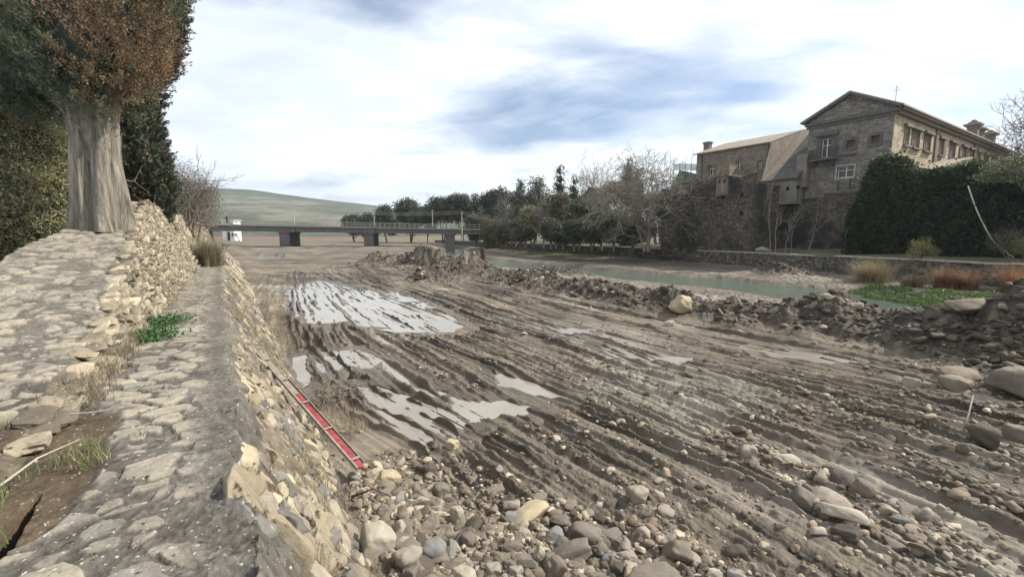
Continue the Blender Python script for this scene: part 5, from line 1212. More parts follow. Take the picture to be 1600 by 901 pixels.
def slim_cypress():
    b = at(250, 330, 18.5); zb = 2.4; root = empty('cypress_tree', (b[0], b[1], zb), 'tall narrow dark cypress right behind the huge one, foliage down to the ground', 'cypress', 'cypress trees by the wall')
    blobs = []
    for px, py, Y, r in ((238, 330, 18.2, 1.15), (243, 290, 18.2, 1.15), (240, 250, 18.2, 1.05), (234, 210, 18.4, 1.0), (228, 170, 18.4, 1.0), (238, 130, 18.4, .9), (262, 90, 17.8, .72), (268, 50, 17.8, .85), (272, 10, 17.8, .9), (265, -40, 18, 1.1), (240, 60, 18.6, 1.2), (235, 0, 18.6, 1.3), (262, 305, 18, .75), (255, 265, 18, .65), (240, -90, 18.4, 1.4), (240, -150, 18.4, 1.3), (225, 240, 19, 1.2), (215, 290, 19, 1.2)):
        q = at(px, py, Y); blobs.append((*q, r, r, r * 1.6))
    blobs = [(b_[0] - .35, b_[1], b_[2], b_[3] * .86, b_[4] * .86, b_[5]) for b_ in blobs]; P, C, Dn = sprays(blobs, 7500, 32, [CYG * .9, CYD, CYD * 1.2, RUST2 * .7], .38); f = (ss(fbm(P[:, 0] * .8, P[:, 2] * .6, 3, 15) + .25 * ss(P[:, 2], 8, 12), .1, .5) * .6)[:, None]; C = C * (1 - f) + RUST2 * f * rng.uniform(.6, 1.2, (len(P), 1))
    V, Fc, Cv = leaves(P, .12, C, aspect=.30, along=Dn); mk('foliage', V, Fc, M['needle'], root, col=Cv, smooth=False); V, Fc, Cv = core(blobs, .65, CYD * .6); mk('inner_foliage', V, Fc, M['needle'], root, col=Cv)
    m = MB(); m.tube([[b[0], b[1], zb - .5], [b[0], b[1], zb + 3]], [.3, .25], 10); m.build('trunk', M['bark'], root)
slim_cypress()
def bush(name, label, cat, spots, ncl, per, leaf, cols, spread, trunk=True, shell=(.6, 1.03), group=None, corecol=None, twigs=0, mat='leaf', corefac=.72, base=None, aspect=.45):
    bl = [(*at(px, py, Y), r, r * (ay or 1), r * az) for px, py, Y, r, az, ay in [(q + (1, 1))[:6] if len(q) == 4 else (q + (1,))[:6] if len(q) == 5 else q for q in spots]]
    b0 = base if base is not None else (bl[0][0], bl[0][1], min(b[2] - b[5] for b in bl)); root = empty(name, tuple(b0), label, cat, group)
    P, C = clumps(bl, ncl, per, spread, cols, shell); V, Fc, Cv = leaves(P, leaf, C, aspect=aspect); mk('foliage', V, Fc, M[mat], root, col=Cv, smooth=False)
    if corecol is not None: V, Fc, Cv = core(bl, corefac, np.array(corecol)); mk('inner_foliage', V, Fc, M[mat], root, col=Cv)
    sk = Sk(); bp = np.array(b0, float)
    for b in bl:
        q = np.array(b[:3]); d = q - bp; L = np.linalg.norm(d) + .3; sk.grow(bp.copy() + rng.normal(0, .05, 3), d + [0, 0, .2 * L], L * .6, .02 * L ** .7 + .01, 2 + (twigs > 0), .45, 0, .03, (2, 3 + twigs), .15, .6, leaf * .12)
    V, Fc = sk.mesh(5); mk('stem', V, Fc, M['twig'] if twigs else M['darkbark'], root); return root
OL = np.array([.23, .225, .12]); OLD = np.array([.13, .135, .08]); OLB = np.array([.29, .25, .14])
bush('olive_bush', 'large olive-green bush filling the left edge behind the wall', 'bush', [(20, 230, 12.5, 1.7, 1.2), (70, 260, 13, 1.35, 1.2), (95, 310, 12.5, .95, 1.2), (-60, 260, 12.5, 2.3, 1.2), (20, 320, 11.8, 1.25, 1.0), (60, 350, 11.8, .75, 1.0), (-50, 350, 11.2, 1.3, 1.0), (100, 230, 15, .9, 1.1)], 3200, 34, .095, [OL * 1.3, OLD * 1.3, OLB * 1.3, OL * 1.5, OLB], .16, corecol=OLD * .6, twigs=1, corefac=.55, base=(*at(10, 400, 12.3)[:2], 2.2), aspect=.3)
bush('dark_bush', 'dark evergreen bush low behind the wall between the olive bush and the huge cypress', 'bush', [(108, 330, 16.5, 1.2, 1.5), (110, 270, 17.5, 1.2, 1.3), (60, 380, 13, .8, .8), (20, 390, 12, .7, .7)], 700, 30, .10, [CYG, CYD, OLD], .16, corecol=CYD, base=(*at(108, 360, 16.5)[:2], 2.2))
bush('thorny_shrub', 'brown leafless shrub crowding behind the wall right of the slim cypress', 'shrub', [(300, 312, 27, 1.4, 1.3), (285, 290, 27, 1.3, 1.3), (318, 300, 30, 1.05, 1.2), (318, 330, 30, .9, 1), (290, 335, 27, 1.2, 1)], 900, 26, .10, [np.array([.095, .07, .05]), np.array([.07, .06, .04]), np.array([.12, .09, .065])], .28, twigs=1, shell=(.3, 1.05), base=(*at(303, 350, 27)[:2], 2.0), aspect=.22)
def bare_tree(name, label, base, H, spread_r, seed, depth=5, col='twig', droop=.0, lift=.08, trunk_r=.22, nstem=1, tilt=.12, spread=.5, rmin=.02, kids=(2, 4), group=None, cat='bare tree', leafcol=None, nleaf=0, leaf=.16, shrink=.74, first=.36):
    global rng; keep = rng; rng = np.random.default_rng(seed); root = empty(name, tuple(base), label, cat, group); sk = Sk(); tr = Sk()
    for i in range(nstem):
        d = np.array([rng.normal(0, tilt * spread_r), rng.normal(0, tilt * spread_r), 1.0]); p = np.array(base, float) + [rng.normal(0, .15) * (nstem > 1), rng.normal(0, .15) * (nstem > 1), -.2]; h = H * first * rng.uniform(.7, 1.1); r = trunk_r * rng.uniform(.7, 1.1)
        q = p
        for k in range(4):
            nd = d / np.linalg.norm(d) + rng.normal(0, .07, 3); nq = q + nd * h / 4; tr.seg(q, nq, r * (1 - k * .12), r * (1 - (k + 1) * .12)); q = nq
            if k > 0 or droop:
                sk.grow(q, d + rng.normal(0, spread * 1.3, 3), H * .24 * rng.uniform(.7, 1.2), r * .35, depth - 1, spread, droop, lift, kids, .15, shrink, rmin)
        for j in range(3): sk.grow(q, d + rng.normal(0, spread * .8, 3), H * .26, r * .5, depth, spread, droop, lift, kids, .13, shrink, rmin)
    V, Fc = tr.mesh(9); mk('trunk', V, Fc, M['twig' if col != 'dark' else 'darkbark'], root); V, Fc = sk.mesh(4); mk('branch', V, Fc, M['twig' if col != 'dark' else 'darkbark'], root)
    if leafcol is not None:
        tp = np.array(sk.tips); per = max(1, nleaf // len(tp)); P = np.repeat(tp, per, 0) + rng.normal(0, leaf * 2.4, (len(tp) * per, 3)); cc = np.array(leafcol)[rng.integers(0, len(leafcol), len(tp))]; C = np.repeat(cc, per, 0) * rng.uniform(.7, 1.3, (len(P), 1)); V, Fc, Cv = leaves(P, leaf, C, aspect=.6); mk('foliage', V, Fc, M['leaf'], root, col=Cv, smooth=False)
    rng = keep; return root
def base_at(px, Y, z): q = at(px, 365, Y); return (q[0], q[1], z)
def height_to(px, py, Y, z): return at(px, py, Y)[2] - z
bare_tree('bare_tree', 'thin bare tree rising above the brown shrub right of the slim cypress', base_at(290, 26, 2.2), height_to(300, 232, 26, 2.2) * .86, 1, 21, 4, trunk_r=.10, rmin=.014, spread=.5, group=None)
# far bank: big bare tree in front of the bastion
bare_tree('bare_tree', 'big pale leafless tree with drooping twigs left of the dark bastion', base_at(1012, 56, 1.6), height_to(1010, 222, 56, 1.6) * .86, 1.4, 33, 5, droop=.10, lift=.04, trunk_r=.24, nstem=4, tilt=.11, spread=.55, rmin=.022, kids=(2, 4), shrink=.76, first=.34)
bare_tree('bare_tree', 'pale fan-shaped leafless tree showing over the dark trees left of the big one', base_at(928, 95, 2), height_to(925, 258, 95, 2), 1, 35, 4, trunk_r=.2, rmin=.028, spread=.45, nstem=3)
bare_tree('bare_tree', 'leafless tree at the right edge rising behind the long facade', base_at(1622, 62, 6), height_to(1600, 140, 62, 6), 1.2, 38, 5, col='dark', trunk_r=.3, rmin=.03, spread=.6, nstem=2, first=.3)
for i, (px, Y, pt, lab, sd_, tr) in enumerate([(1207, 45.5, 300, 'tallest of the thin bare saplings at the foot of the building', 51, .06), (1214, 45.5, 325, 'bare sapling leaning beside the tallest one near the bastion corner', 52, .05), (1228, 46, 322, 'straight bare sapling under the grey annex', 53, .05), (1240, 46, 335, 'crooked bare sapling under the right half of the grey annex', 54, .05), (1262, 45, 330, 'forked bare sapling below the left corner of the gable block', 55, .05), (1323, 43, 335, 'bare sapling just left of the ivy', 56, .05)]):
    bare_tree('sapling', lab, base_at(px, Y, 1.6), height_to(px, pt, Y, 1.6), .6, sd_, 2, trunk_r=tr, rmin=.02, spread=.35, first=.62, group='bare saplings below the building', cat='sapling')

PN = np.array([.060, .080, .054]); PN2 = np.array([.080, .10, .060]); BR_ = np.array([.125, .11, .08]); BR2 = np.array([.10, .095, .065]); YG = np.array([.15, .14, .05]); DK = np.array([.055, .07, .048]); GY = np.array([.10, .09, .072])
def crown_tree(name, label, cat, px, Y, ytop, wpx, cols, ncl, per, leaf, kind='round', z=1.2, group='trees on the far bank', seed=0, spread=.35, ybot=None, cc=None):
    global rng; keep = rng; rng = np.random.default_rng(1000 + seed); b = base_at(px, Y, z); H = height_to(px, ytop, Y, z); R = wpx / F * Y / 2 * .92; root = empty(name, b, label, cat, group); x, y = b[0], b[1]; bl = []
    if kind == 'round':
        lo = .30 if ybot is None else (at(px, ybot, Y)[2] - z) / H
        for i in range(7):
            a = rng.uniform(0, 6.28); f = rng.uniform(lo + .15, .86); rr = R * rng.uniform(.45, .72); k = R * .55 * math.sqrt(max(0, 1 - ((f - .55) / .5) ** 2)); bl.append((x + k * math.cos(a), y + k * math.sin(a), z + H * f, rr, rr, min(rr * .95, H * (1 - f) + rr * .1)))
        bl.append((x, y, z + H - R * .5, R * .5, R * .5, R * .5))
    elif kind == 'cone':
        n = 9
        for i in range(n): f = .12 + .84 * i / (n - 1); rr = R * (1.05 - f) + .12; bl.append((x + rng.normal(0, .1), y, z + H * f, rr, rr, H / n * .55))
    elif kind == 'column':
        for i in range(6): f = .1 + .8 * i / 5; rr = R * (1 - .4 * f); bl.append((x, y, z + H * f, rr, rr, H / 6))
    P, C = clumps(bl, ncl, per, spread, cols, (.55, 1.05)); V, Fc, Cv = leaves(P, leaf, C, aspect=.6); mk('foliage', V, Fc, M['leaf'], root, col=Cv, smooth=False)
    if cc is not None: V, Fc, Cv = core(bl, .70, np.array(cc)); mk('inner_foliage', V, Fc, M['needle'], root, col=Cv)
    sk = Sk(); p = np.array([x, y, z - .3])
    if kind == 'round':
        for j in range(2): sk.grow(p, np.array([rng.normal(0, .12), rng.normal(0, .12), 1]), H * .45, .05 * R + .08, 3, .45, 0, .05, (2, 4), .1, .62, .03)
    else: sk.seg(p, p + [0, 0, H * .95], .18, .04)
    V, Fc = sk.mesh(6); mk('trunk', V, Fc, M['twig' if cols is not PINE else 'darkbark'], root); rng = keep; return root
PINE = [PN, PN * .8, PN2, PN2 * .9]; DARKT = [DK, DK * 1.3, PN, OLD * .8]; BROWN = [OLD * .6, BR2 * .8, PN, DK * 1.1]; OLIVE = [OLB * .5, OL * .5, BR2, OLD * .6]
T = [  # px, Y, ytop, width px, colours, clumps, kind, name, label
    (553, 150, 340, 26, PINE, 'round', 'pine_tree', 'lowest round pine at the far left end of the row behind the bridge'),
    (575, 150, 334, 30, PINE, 'round', 'pine_tree', 'small round pine second from the left behind the bridge'),
    (604, 145, 325, 34, PINE, 'round', 'pine_tree', 'round pine just left of the tall domed one behind the bridge'),
    (642, 140, 311, 48, PINE, 'round', 'pine_tree', 'tall domed pine left of centre in the row behind the bridge'),
    (668, 145, 322, 30, PINE, 'round', 'pine_tree', 'pine filling the dip between the two tall domed pines'),
    (692, 138, 310, 42, PINE, 'round', 'pine_tree', 'dark domed pine directly behind the bridge poles'),
    (724, 136, 303, 50, PINE, 'round', 'pine_tree', 'tallest domed pine right of the bridge poles'),
    (744, 130, 306, 14, DARKT, 'cone', 'cypress_tree', 'small pointed cypress right beside the tallest domed pine'),
    (770, 125, 298, 46, DARKT, 'round', 'pine_tree', 'rounded dark tree above the right end of the bridge'),
    (745, 112, 335, 40, BROWN, 'round', 'leafless_shrub', 'brown leafless thicket behind the right end of the bridge'),
    (800, 100, 300, 42, BROWN, 'round', 'leafless_tree', 'brown twiggy tree right of the bridge end'),
    (812, 110, 285, 12, DARKT, 'cone', 'cypress_tree', 'dark spire between two brown twiggy trees'),
    (838, 92, 276, 50, BROWN + [PN2], 'round', 'leafless_tree', 'tall grey-brown tree with rounded top left of the highest conifer'),
    (873, 84, 262, 34, DARKT, 'cone', 'conifer_tree', 'highest conifer of the far bank with star-shaped tip'),
    (895, 84, 280, 40, DARKT, 'cone', 'conifer_tree', 'ragged dark conifer right of the highest one'),
    (868, 78, 300, 50, OLIVE, 'round', 'olive_tree', 'olive-brown tree below the highest conifer'),
    (833, 80, 325, 36, [YG, YG * .8, OL], 'round', 'yellow_tree', 'small yellow-green tree low among the brown ones'),
    (905, 70, 312, 50, DARKT + [OLD], 'round', 'evergreen_tree', 'dark green tree left of the small gabled house'),
    (940, 66, 318, 46, DARKT + OLIVE, 'round', 'evergreen_tree', 'dark bushy tree directly below the small gabled house'),
    (978, 74, 258, 18, DARKT, 'column', 'cypress_tree', 'dark columnar cypress behind the left part of the big bare tree'),
    (993, 76, 272, 14, DARKT, 'column', 'cypress_tree', 'shorter columnar cypress behind the big bare tree'),
    (770, 96, 345, 34, OLIVE, 'round', 'olive_shrub', 'olive shrub at the right bridge abutment'),
    (805, 86, 345, 40, BROWN, 'round', 'leafless_shrub', 'brown thicket standing on the bank left of the yellow-green tree'),
    (862, 72, 345, 40, DARKT, 'round', 'evergreen_shrub', 'dark evergreen shrub on the bank behind the green weeds'),
    (898, 64, 345, 36, DARKT + BROWN, 'round', 'evergreen_shrub', 'dark thicket on the wall right of the green weeds'),
    (960, 60, 340, 44, DARKT + BROWN, 'round', 'evergreen_shrub', 'dark thicket left of the big bare tree trunk'),
    (1060, 60, 330, 50, DARKT + BROWN, 'round', 'evergreen_shrub', 'dark thicket right of the big bare tree against the bastion'),
    (1030, 72, 300, 60, DARKT, 'round', 'evergreen_tree', 'dark evergreen hidden behind the big bare tree'),
    (790, 84, 352, 34, DARKT + OLIVE, 'round', 'evergreen_shrub', 'low dark shrub on the wall above the far end of the green strip'),
    (822, 78, 350, 36, OLIVE + DARKT, 'round', 'evergreen_shrub', 'low olive shrub right of the low dark one above the green strip'),
    (880, 68, 350, 36, DARKT + OLIVE, 'round', 'evergreen_shrub', 'low shrub above the middle of the green strip'),
    (925, 63, 348, 40, DARKT, 'round', 'evergreen_shrub', 'low dark shrub under the small gabled house'),
    (990, 61, 345, 40, DARKT + BROWN, 'round', 'evergreen_shrub', 'low dark shrub directly behind the big bare tree trunk'),
    (915, 105, 300, 50, [OL * .8, YG * .7, OLD], 'round', 'olive_tree', 'green-brown tree behind the small gabled house'),
    (960, 110, 283, 54, [OL * .8, YG * .7, PN2], 'round', 'olive_tree', 'pale green rounded tree on the rise behind the small house')]
for i, (px, Y, yt, wp, cols, kind, nm, lab) in enumerate(T):
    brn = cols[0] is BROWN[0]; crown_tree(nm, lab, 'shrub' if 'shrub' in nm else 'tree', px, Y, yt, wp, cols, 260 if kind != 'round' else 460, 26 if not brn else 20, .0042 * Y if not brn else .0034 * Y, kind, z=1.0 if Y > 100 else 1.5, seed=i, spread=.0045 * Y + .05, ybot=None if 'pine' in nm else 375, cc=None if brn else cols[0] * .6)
for i, (px, Y, yt, lab) in enumerate([(790, 92, 310, 'slender leafless tree at the bridge end, left of the pale trunk'), (850, 76, 300, 'leafless tree with a pale upright trunk among the evergreens')]):
    bare_tree('bare_tree', lab, base_at(px, Y, 1.4), height_to(px, yt, Y, 1.4), .9, 70 + i, 4, trunk_r=.14, rmin=.022, spread=.5, droop=.02, nstem=2, group='leafless trees on the far bank', first=.3)
# ivy over the terrace wall
def ivy():
    xs = [1318, 1340, 1352, 1366, 1392, 1400, 1440, 1480, 1505, 1520, 1532, 1560, 1600, 1660, 1740]; ys = [345, 285, 248, 243, 246, 268, 266, 262, 254, 264, 277, 274, 272, 262, 255]; Ys = [43, 42.5, 42, 41.6, 40.8, 40.5, 39, 37.5, 36.5, 36, 35.6, 34.6, 33, 31, 28.5]
    n = 120; m = 46; P = np.linspace(0, 1, n); px = np.interp(P, np.linspace(0, 1, len(xs)), xs); yt = np.interp(P, np.linspace(0, 1, len(xs)), ys); Yv = np.interp(P, np.linspace(0, 1, len(xs)), Ys); V = np.zeros((m, n, 3)); Vb = []
    for j in range(n):
        b = at(px[j], 400, Yv[j]); zt = at(px[j], yt[j] + 3, Yv[j])[2]
        for i in range(m):
            f = i / (m - 1); g = min(f / .8, 1); back = max(0, (f - .8) / .2); o = 1.2 * back + .3 * g + 0
            V[i, j] = b[0] + .85 * o * 2.5, b[1] + .53 * o * 2.5, 1.0 + (zt - 1.0) * math.sin(g * math.pi / 2) ** .9 - back * .6
    off = .95 * fbm(np.arange(n)[None] * .30 + np.zeros((m, 1)), np.arange(m)[:, None] * .22 + np.zeros((1, n)), 4, 9); V[..., 0] -= off * .85; V[..., 1] -= off * .53
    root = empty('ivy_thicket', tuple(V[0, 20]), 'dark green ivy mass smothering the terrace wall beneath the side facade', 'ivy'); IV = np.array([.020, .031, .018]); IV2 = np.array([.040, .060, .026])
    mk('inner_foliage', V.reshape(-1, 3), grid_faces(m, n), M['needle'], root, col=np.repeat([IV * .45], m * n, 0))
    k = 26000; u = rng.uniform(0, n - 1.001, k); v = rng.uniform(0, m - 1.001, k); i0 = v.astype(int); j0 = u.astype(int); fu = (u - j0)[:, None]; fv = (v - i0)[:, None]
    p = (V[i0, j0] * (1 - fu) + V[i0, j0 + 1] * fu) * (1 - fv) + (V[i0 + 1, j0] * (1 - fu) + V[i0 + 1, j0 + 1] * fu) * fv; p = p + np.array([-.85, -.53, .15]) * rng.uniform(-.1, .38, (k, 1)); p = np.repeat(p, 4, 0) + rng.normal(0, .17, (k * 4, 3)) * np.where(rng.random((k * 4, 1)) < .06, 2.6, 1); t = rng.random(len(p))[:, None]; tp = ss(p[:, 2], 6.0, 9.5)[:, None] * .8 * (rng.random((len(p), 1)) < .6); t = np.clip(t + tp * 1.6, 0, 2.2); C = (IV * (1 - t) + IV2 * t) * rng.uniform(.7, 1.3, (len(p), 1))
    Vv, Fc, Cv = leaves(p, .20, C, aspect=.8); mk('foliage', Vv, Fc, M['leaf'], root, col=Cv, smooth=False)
ivy()
bush('fir_bough', 'green leafy branches sticking up over the ivy at the right edge', 'bush', [(1590, 262, 31, 1.5, .5), (1560, 272, 32.5, 1.1, .45), (1620, 258, 30, 1.6, .6)], 260, 22, .16, [PN2 * 1.3, OL, PN2], .2, corecol=None, base=(*at(1600, 300, 32)[:2], 6.5))
bush('yellow_shrub', 'yellow-green shrub growing on top of the far wall below the ivy', 'shrub', [(1440, 385, 34.5, .75, 1.0), (1455, 392, 34.2, .5, .8), (1428, 394, 34.4, .45, .8)], 160, 14, .10, [YG, YG * 1.2, OL], .14, base=(*at(1440, 404, 34.5)[:2], 1.6), shell=(.3, 1.0))
bush('dry_shrub', 'brown dry shrub on the far wall at the right edge below the hanging pipe', 'shrub', [(1580, 370, 31.5, 1.0, .9), (1560, 385, 31.5, .7, .7)], 200, 14, .10, [BR_, BR2], .16, twigs=1, base=(*at(1580, 400, 31.5)[:2], 1.6), shell=(.3, 1.0), aspect=.3)
bush('yellow_shrub', 'yellow-green shrub at the extreme right edge on the far wall', 'shrub', [(1597, 385, 30.5, .6, 1.1)], 120, 14, .10, [YG, YG * 1.2, OL], .14, base=(*at(1597, 402, 30.5)[:2], 1.6), shell=(.3, 1.0))
# small house
def house():
    Y = 84; a = at(915, 300, Y); b = at(955, 303, Y); zr = at(922, 292.5, Y)[2]; ze = at(955, 303.5, Y)[2]; zb = 2.0; x0, x1 = a[0], b[0]; root = empty('small_house', (x0, Y, zb), 'small house with sunlit tan gabled roof among the far trees', 'house')
    xm = (x0 + x1) / 2 - 1.2; m = MB(); m.prism([[x0, Y, zb], [x1 - .3, Y, zb], [x1 - .3, Y, ze], [xm - .6, Y, zr], [x0, Y, ze - .3]], [2.4, 8, 0]); m.build('wall', M['m_ochre'], root)
    m = MB(); m.prism([[xm - .6, Y - .3, zr + .02], [x1 + .2, Y - .3, ze - .15], [x1 + .2, Y - .3, ze], [xm - .6, Y - .3, zr + .18]], [2.5, 8.6, 0]); m.prism([[x0 - .4, Y - .3, ze - .55], [xm - .6, Y - .3, zr + .02], [xm - .6, Y - .3, zr + .18], [x0 - .4, Y - .3, ze - .4]], [2.5, 8.6, 0]); m.build('roof', M['tile'], root)
    m = MB(); p = at(948, 318, Y - .05); m.box(p, [1.0, 0, 0], [0, .1, 0], [0, 0, 1.3]); m.build('window', M['glass'], root)
house()
def court():
    Y = 66; root = empty('netted_fence', tuple(at(1072, 300, Y)), 'green netted fence and sheeting on posts left of the left wing', 'fence'); 
    x = [at(p, 280, Y)[0] for p in (1052, 1061, 1070, 1079, 1088)]; z0 = at(1070, 266, Y)[2]; z1 = at(1070, 256, Y)[2]; zb = at(1070, 298, Y)[2]
    for q in x: m = MB(); m.tube([[q, Y, 1.5], [q, Y, z1 + .1]], .06, 6); m.build('post', M['metal'], root)
    m = MB(); m.quad([x[0], Y, z0], [x[-1], Y, z0], [x[-1], Y, z1], [x[0], Y, z1]); m.build('net', M['net'], root, fix=False)
    g = plain('green_sheeting', (.02, .14, .115), .7, .3, 1.5, .03); m = MB(); m.prism([[x[0] - .5, Y - .2, zb], [x[-1] + .2, Y - .2, zb - .6], [x[-1] + .2, Y - .2, z0 - .6], [x[1], Y - .2, z0]], [0, .15, 0]); m.prism([[x[2], Y - .8, zb - 1.2], [x[-1] + .3, Y - .8, zb - 1.5], [x[-1] + .3, Y - .8, z0 - 1.6], [x[2], Y - .8, z0 - 1.3]], [0, .3, 0]); m.build('sheeting', g, root)
court()
# ------------------------------------------------------------------ grasses and weeds
def blades(P, L, wd, cols, lean=.5, seg=3, bias=(0, 0, 0)):
    n = len(P); th = rng.uniform(0, 6.28, n); out = np.stack([np.cos(th), np.sin(th), np.zeros(n)], 1) + np.array(bias); k = rng.uniform(.2, 1, n)[:, None] * lean; side = np.stack([-np.sin(th), np.cos(th), np.zeros(n)], 1); L = (L * rng.uniform(.5, 1.2, n))[:, None]; V = []
    for i in range(seg + 1):
        f = i / seg; c = P + out * k * L * f ** 1.6 + np.array([0, 0, 1.]) * L * f * (1 - .35 * k * f); w_ = wd * (1 - f) + wd * .12; V += [c - side * w_ / 2, c + side * w_ / 2]
    V = np.stack(V, 1); m = 2 * (seg + 1); Fc = np.concatenate([np.stack([np.arange(n) * m + 2 * i, np.arange(n) * m + 2 * i + 1, np.arange(n) * m + 2 * i + 3, np.arange(n) * m + 2 * i + 2], -1) for i in range(seg)]); C = np.repeat(np.array(cols)[rng.integers(0, len(cols), n)] * rng.uniform(.7, 1.25, (n, 1)), m, 0)
    return V.reshape(-1, 3), Fc, C
DRY = [(.36, .30, .20), (.30, .25, .17), (.22, .185, .13), (.33, .28, .20)]; GRN = [(.13, .17, .05), (.10, .14, .045), (.17, .19, .07)]
def wz(s, t):
    x, y = st2xy(np.asarray(s, float), np.asarray(t, float)); z, *_ = wallz(x, y); return np.stack([x, y, z], 1)
# dry grass along the ledge and on the broken face
n = 11000; s = 5.5 + 36 * rng.random(n) ** 1.3; t = wall_l_edge(s) + np.abs(rng.normal(0, .10, n)) - .05; k = fbm(s * .6, s * 0, 3, 4) > -.12; P1 = wz(s[k], t[k])
n = 26000; s = 4.2 + 38 * rng.random(n) ** 1.1; q = rng.uniform(.1, 1.0, n); t = q * wall_foot(s); k = fbm(s * .55 + 9, t * .9, 3, 14) + .30 * ss(s, 7, 14) > .10; P2 = wz(s[k], t[k])
n = 9000; s = 8 + 30 * rng.random(n) ** 1.1; t = wall_foot(s) + rng.uniform(-.1, .9, n); k = fbm(s * .7 + 19, t * 1.1, 3, 114) > .05; x_, y_ = st2xy(s[k], t[k]); P5 = np.stack([x_, y_, bed(x_[None], y_[None])[0]], 1)
V, Fc, C = blades(np.concatenate([P1, P2, P5]), .24, .008, DRY, .8); tag(mk('dry_grass', V, Fc, M['grass'], col=C, smooth=False), 'dry straw-coloured grass along the ledge and down the broken wall face', 'grass', kind='stuff')
n = 5000; s = 4.4 + 10 * rng.random(n); t = rng.uniform(.5, 1.25, n); k = (fbm(s * .8, t * 1.3, 3, 24) > .12); P3 = wz(s[k], t[k])
n = 3500; s = rng.uniform(3.2, 5.6, n); t = rng.uniform(-1.5, -.6, n); k = fbm(s * 2.2, t * 2.2, 3, 27) > .12; P4 = wz(s[k], t[k]); V, Fc, C = blades(np.concatenate([P3, P4]), .11, .006, GRN + DRY[:1], .9); tag(mk('short_grass', V, Fc, M['grass'], col=C, smooth=False), 'short green grass in the soil pocket and low on the wall face', 'grass', kind='stuff')
def tuft(name, label, P, n, L, r, cols, wd, lean=.6, cat='grass', group=None):
    root = None; B = np.array(P) + np.stack([rng.normal(0, r, n), rng.normal(0, r, n), np.zeros(n)], 1); V, Fc, C = blades(B, L, wd, cols, lean, 4); return tag(mk(name, V, Fc, M['grass'], col=C, smooth=False, loc=tuple(P)), label, cat, group)
p = wz([27.0], [-.55])[0]; tuft('pampas_tuft', 'big grey-green grass clump on the ledge near the far end of the ramp wall', p, 1500, 1.5, .28, [(.22, .20, .13), (.16, .16, .10), (.28, .24, .15)], .018, .75)
for (s_, t_, lab) in ((8.6, -.95, 'low green leafy plant at the foot of the ramp wall'), (9.9, -.9, 'green sprig beyond the leafy plant at the foot of the ramp wall')):
    c = wz([s_], [t_])[0]; P = c + rng.normal(0, 1, (900, 3)) * [.16, .2, .05] + [0, 0, .08]; C = np.array([(.05, .11, .035), (.07, .15, .05)])[rng.integers(0, 2, 900)]; V, Fc, Cv = leaves(P, .045, C, aspect=.7); tag(mk('leafy_plant', V, Fc, M['leaf'], col=Cv, smooth=False, loc=tuple(c)), lab, 'plant')
p = wz([3.55], [.98])[0]; P = p + rng.normal(0, 1, (500, 3)) * [.07, .07, .05] + [0, 0, .05]; V, Fc, Cv = leaves(P, .035, np.repeat([(.06, .13, .05)], 500, 0), aspect=.8); tag(mk('leafy_plant', V, Fc, M['leaf'], col=Cv, smooth=False, loc=tuple(p)), 'small green plant wedged between the stones low on the near wall face', 'plant')
def far_tuft(px, py, z, n, L, r, cols, lab, wd=.02, lean=1.15): c = gp(px, py, z - .2); tuft('dry_shrub', lab, (c[0], c[1], zbed(c[0], c[1])), n, L, r, cols, wd, lean, 'shrub')
far_tuft(1362, 442, .1, 1500, 2.0, .45, [(.34, .27, .15), (.28, .23, .13), (.20, .18, .10)], 'tall straw-coloured grass clump against the far wall')
OR = [(.30, .17, .09), (.24, .13, .075), (.20, .13, .08)]
far_tuft(1425, 449, .1, 900, 1.0, .28, [(.22, .17, .11), (.17, .13, .09)], 'low brown dead clump right of the straw-coloured grass')
far_tuft(1478, 452, .1, 1100, 1.7, .26, OR, 'reddish-brown dead shrub at the middle of the right wall stretch'); far_tuft(1512, 454, .1, 700, 1.35, .2, OR, 'smaller reddish shrub leaning against the bigger one')
far_tuft(1592, 460, .1, 1500, 1.9, .35, [(.36, .19, .09), (.30, .16, .08), (.22, .13, .08)], 'orange-brown dead shrub at the right edge before the far wall')
def weeds(name, poly, n, lab, h, z0=None):
    Pp = np.array(G(poly, -.1)); lo, hi = Pp.min(0), Pp.max(0); q = rng.uniform(lo, hi, (n, 2)); jx = q[:, 0] + .5 * vn(q[:, 0], q[:, 1], 3); ok = inpoly(jx, q[:, 1], Pp) & (fbm(q[:, 0] * 1.1, q[:, 1] * 1.1, 3, 77) > -.22); q = q[ok]; z = bed(q[:, 0][None], q[:, 1][None])[0]; lump = .6 + .5 * fbm(q[:, 0] * 1.4, q[:, 1] * 1.4, 3, 5); P = np.stack([q[:, 0], q[:, 1], np.maximum(z, -.38) + h * lump * rng.random(len(q))], 1); C = (np.array([.06, .105, .028]) * (1 - lump[:, None]) + np.array([.12, .18, .05]) * lump[:, None]) * rng.uniform(.7, 1.3, (len(q), 1)); V, Fc, Cv = leaves(P, .12, C, aspect=.7); tag(mk(name, V, Fc, M['leaf'], col=Cv, smooth=False), lab, 'weeds', kind='stuff')
weeds('green_weeds', [(1325, 452), (1370, 447), (1440, 457), (1520, 462), (1600, 466), (1700, 472), (1700, 492), (1600, 484), (1500, 477), (1420, 470), (1380, 462)], 26000, 'bright green weeds along the water below the far wall', .42)
weeds('green_weeds', [(770, 388), (800, 389), (870, 394), (930, 397), (965, 402), (960, 408), (900, 408), (850, 402), (800, 396)], 26000, 'green grass strip at the foot of the far wall beyond the stump', .6)
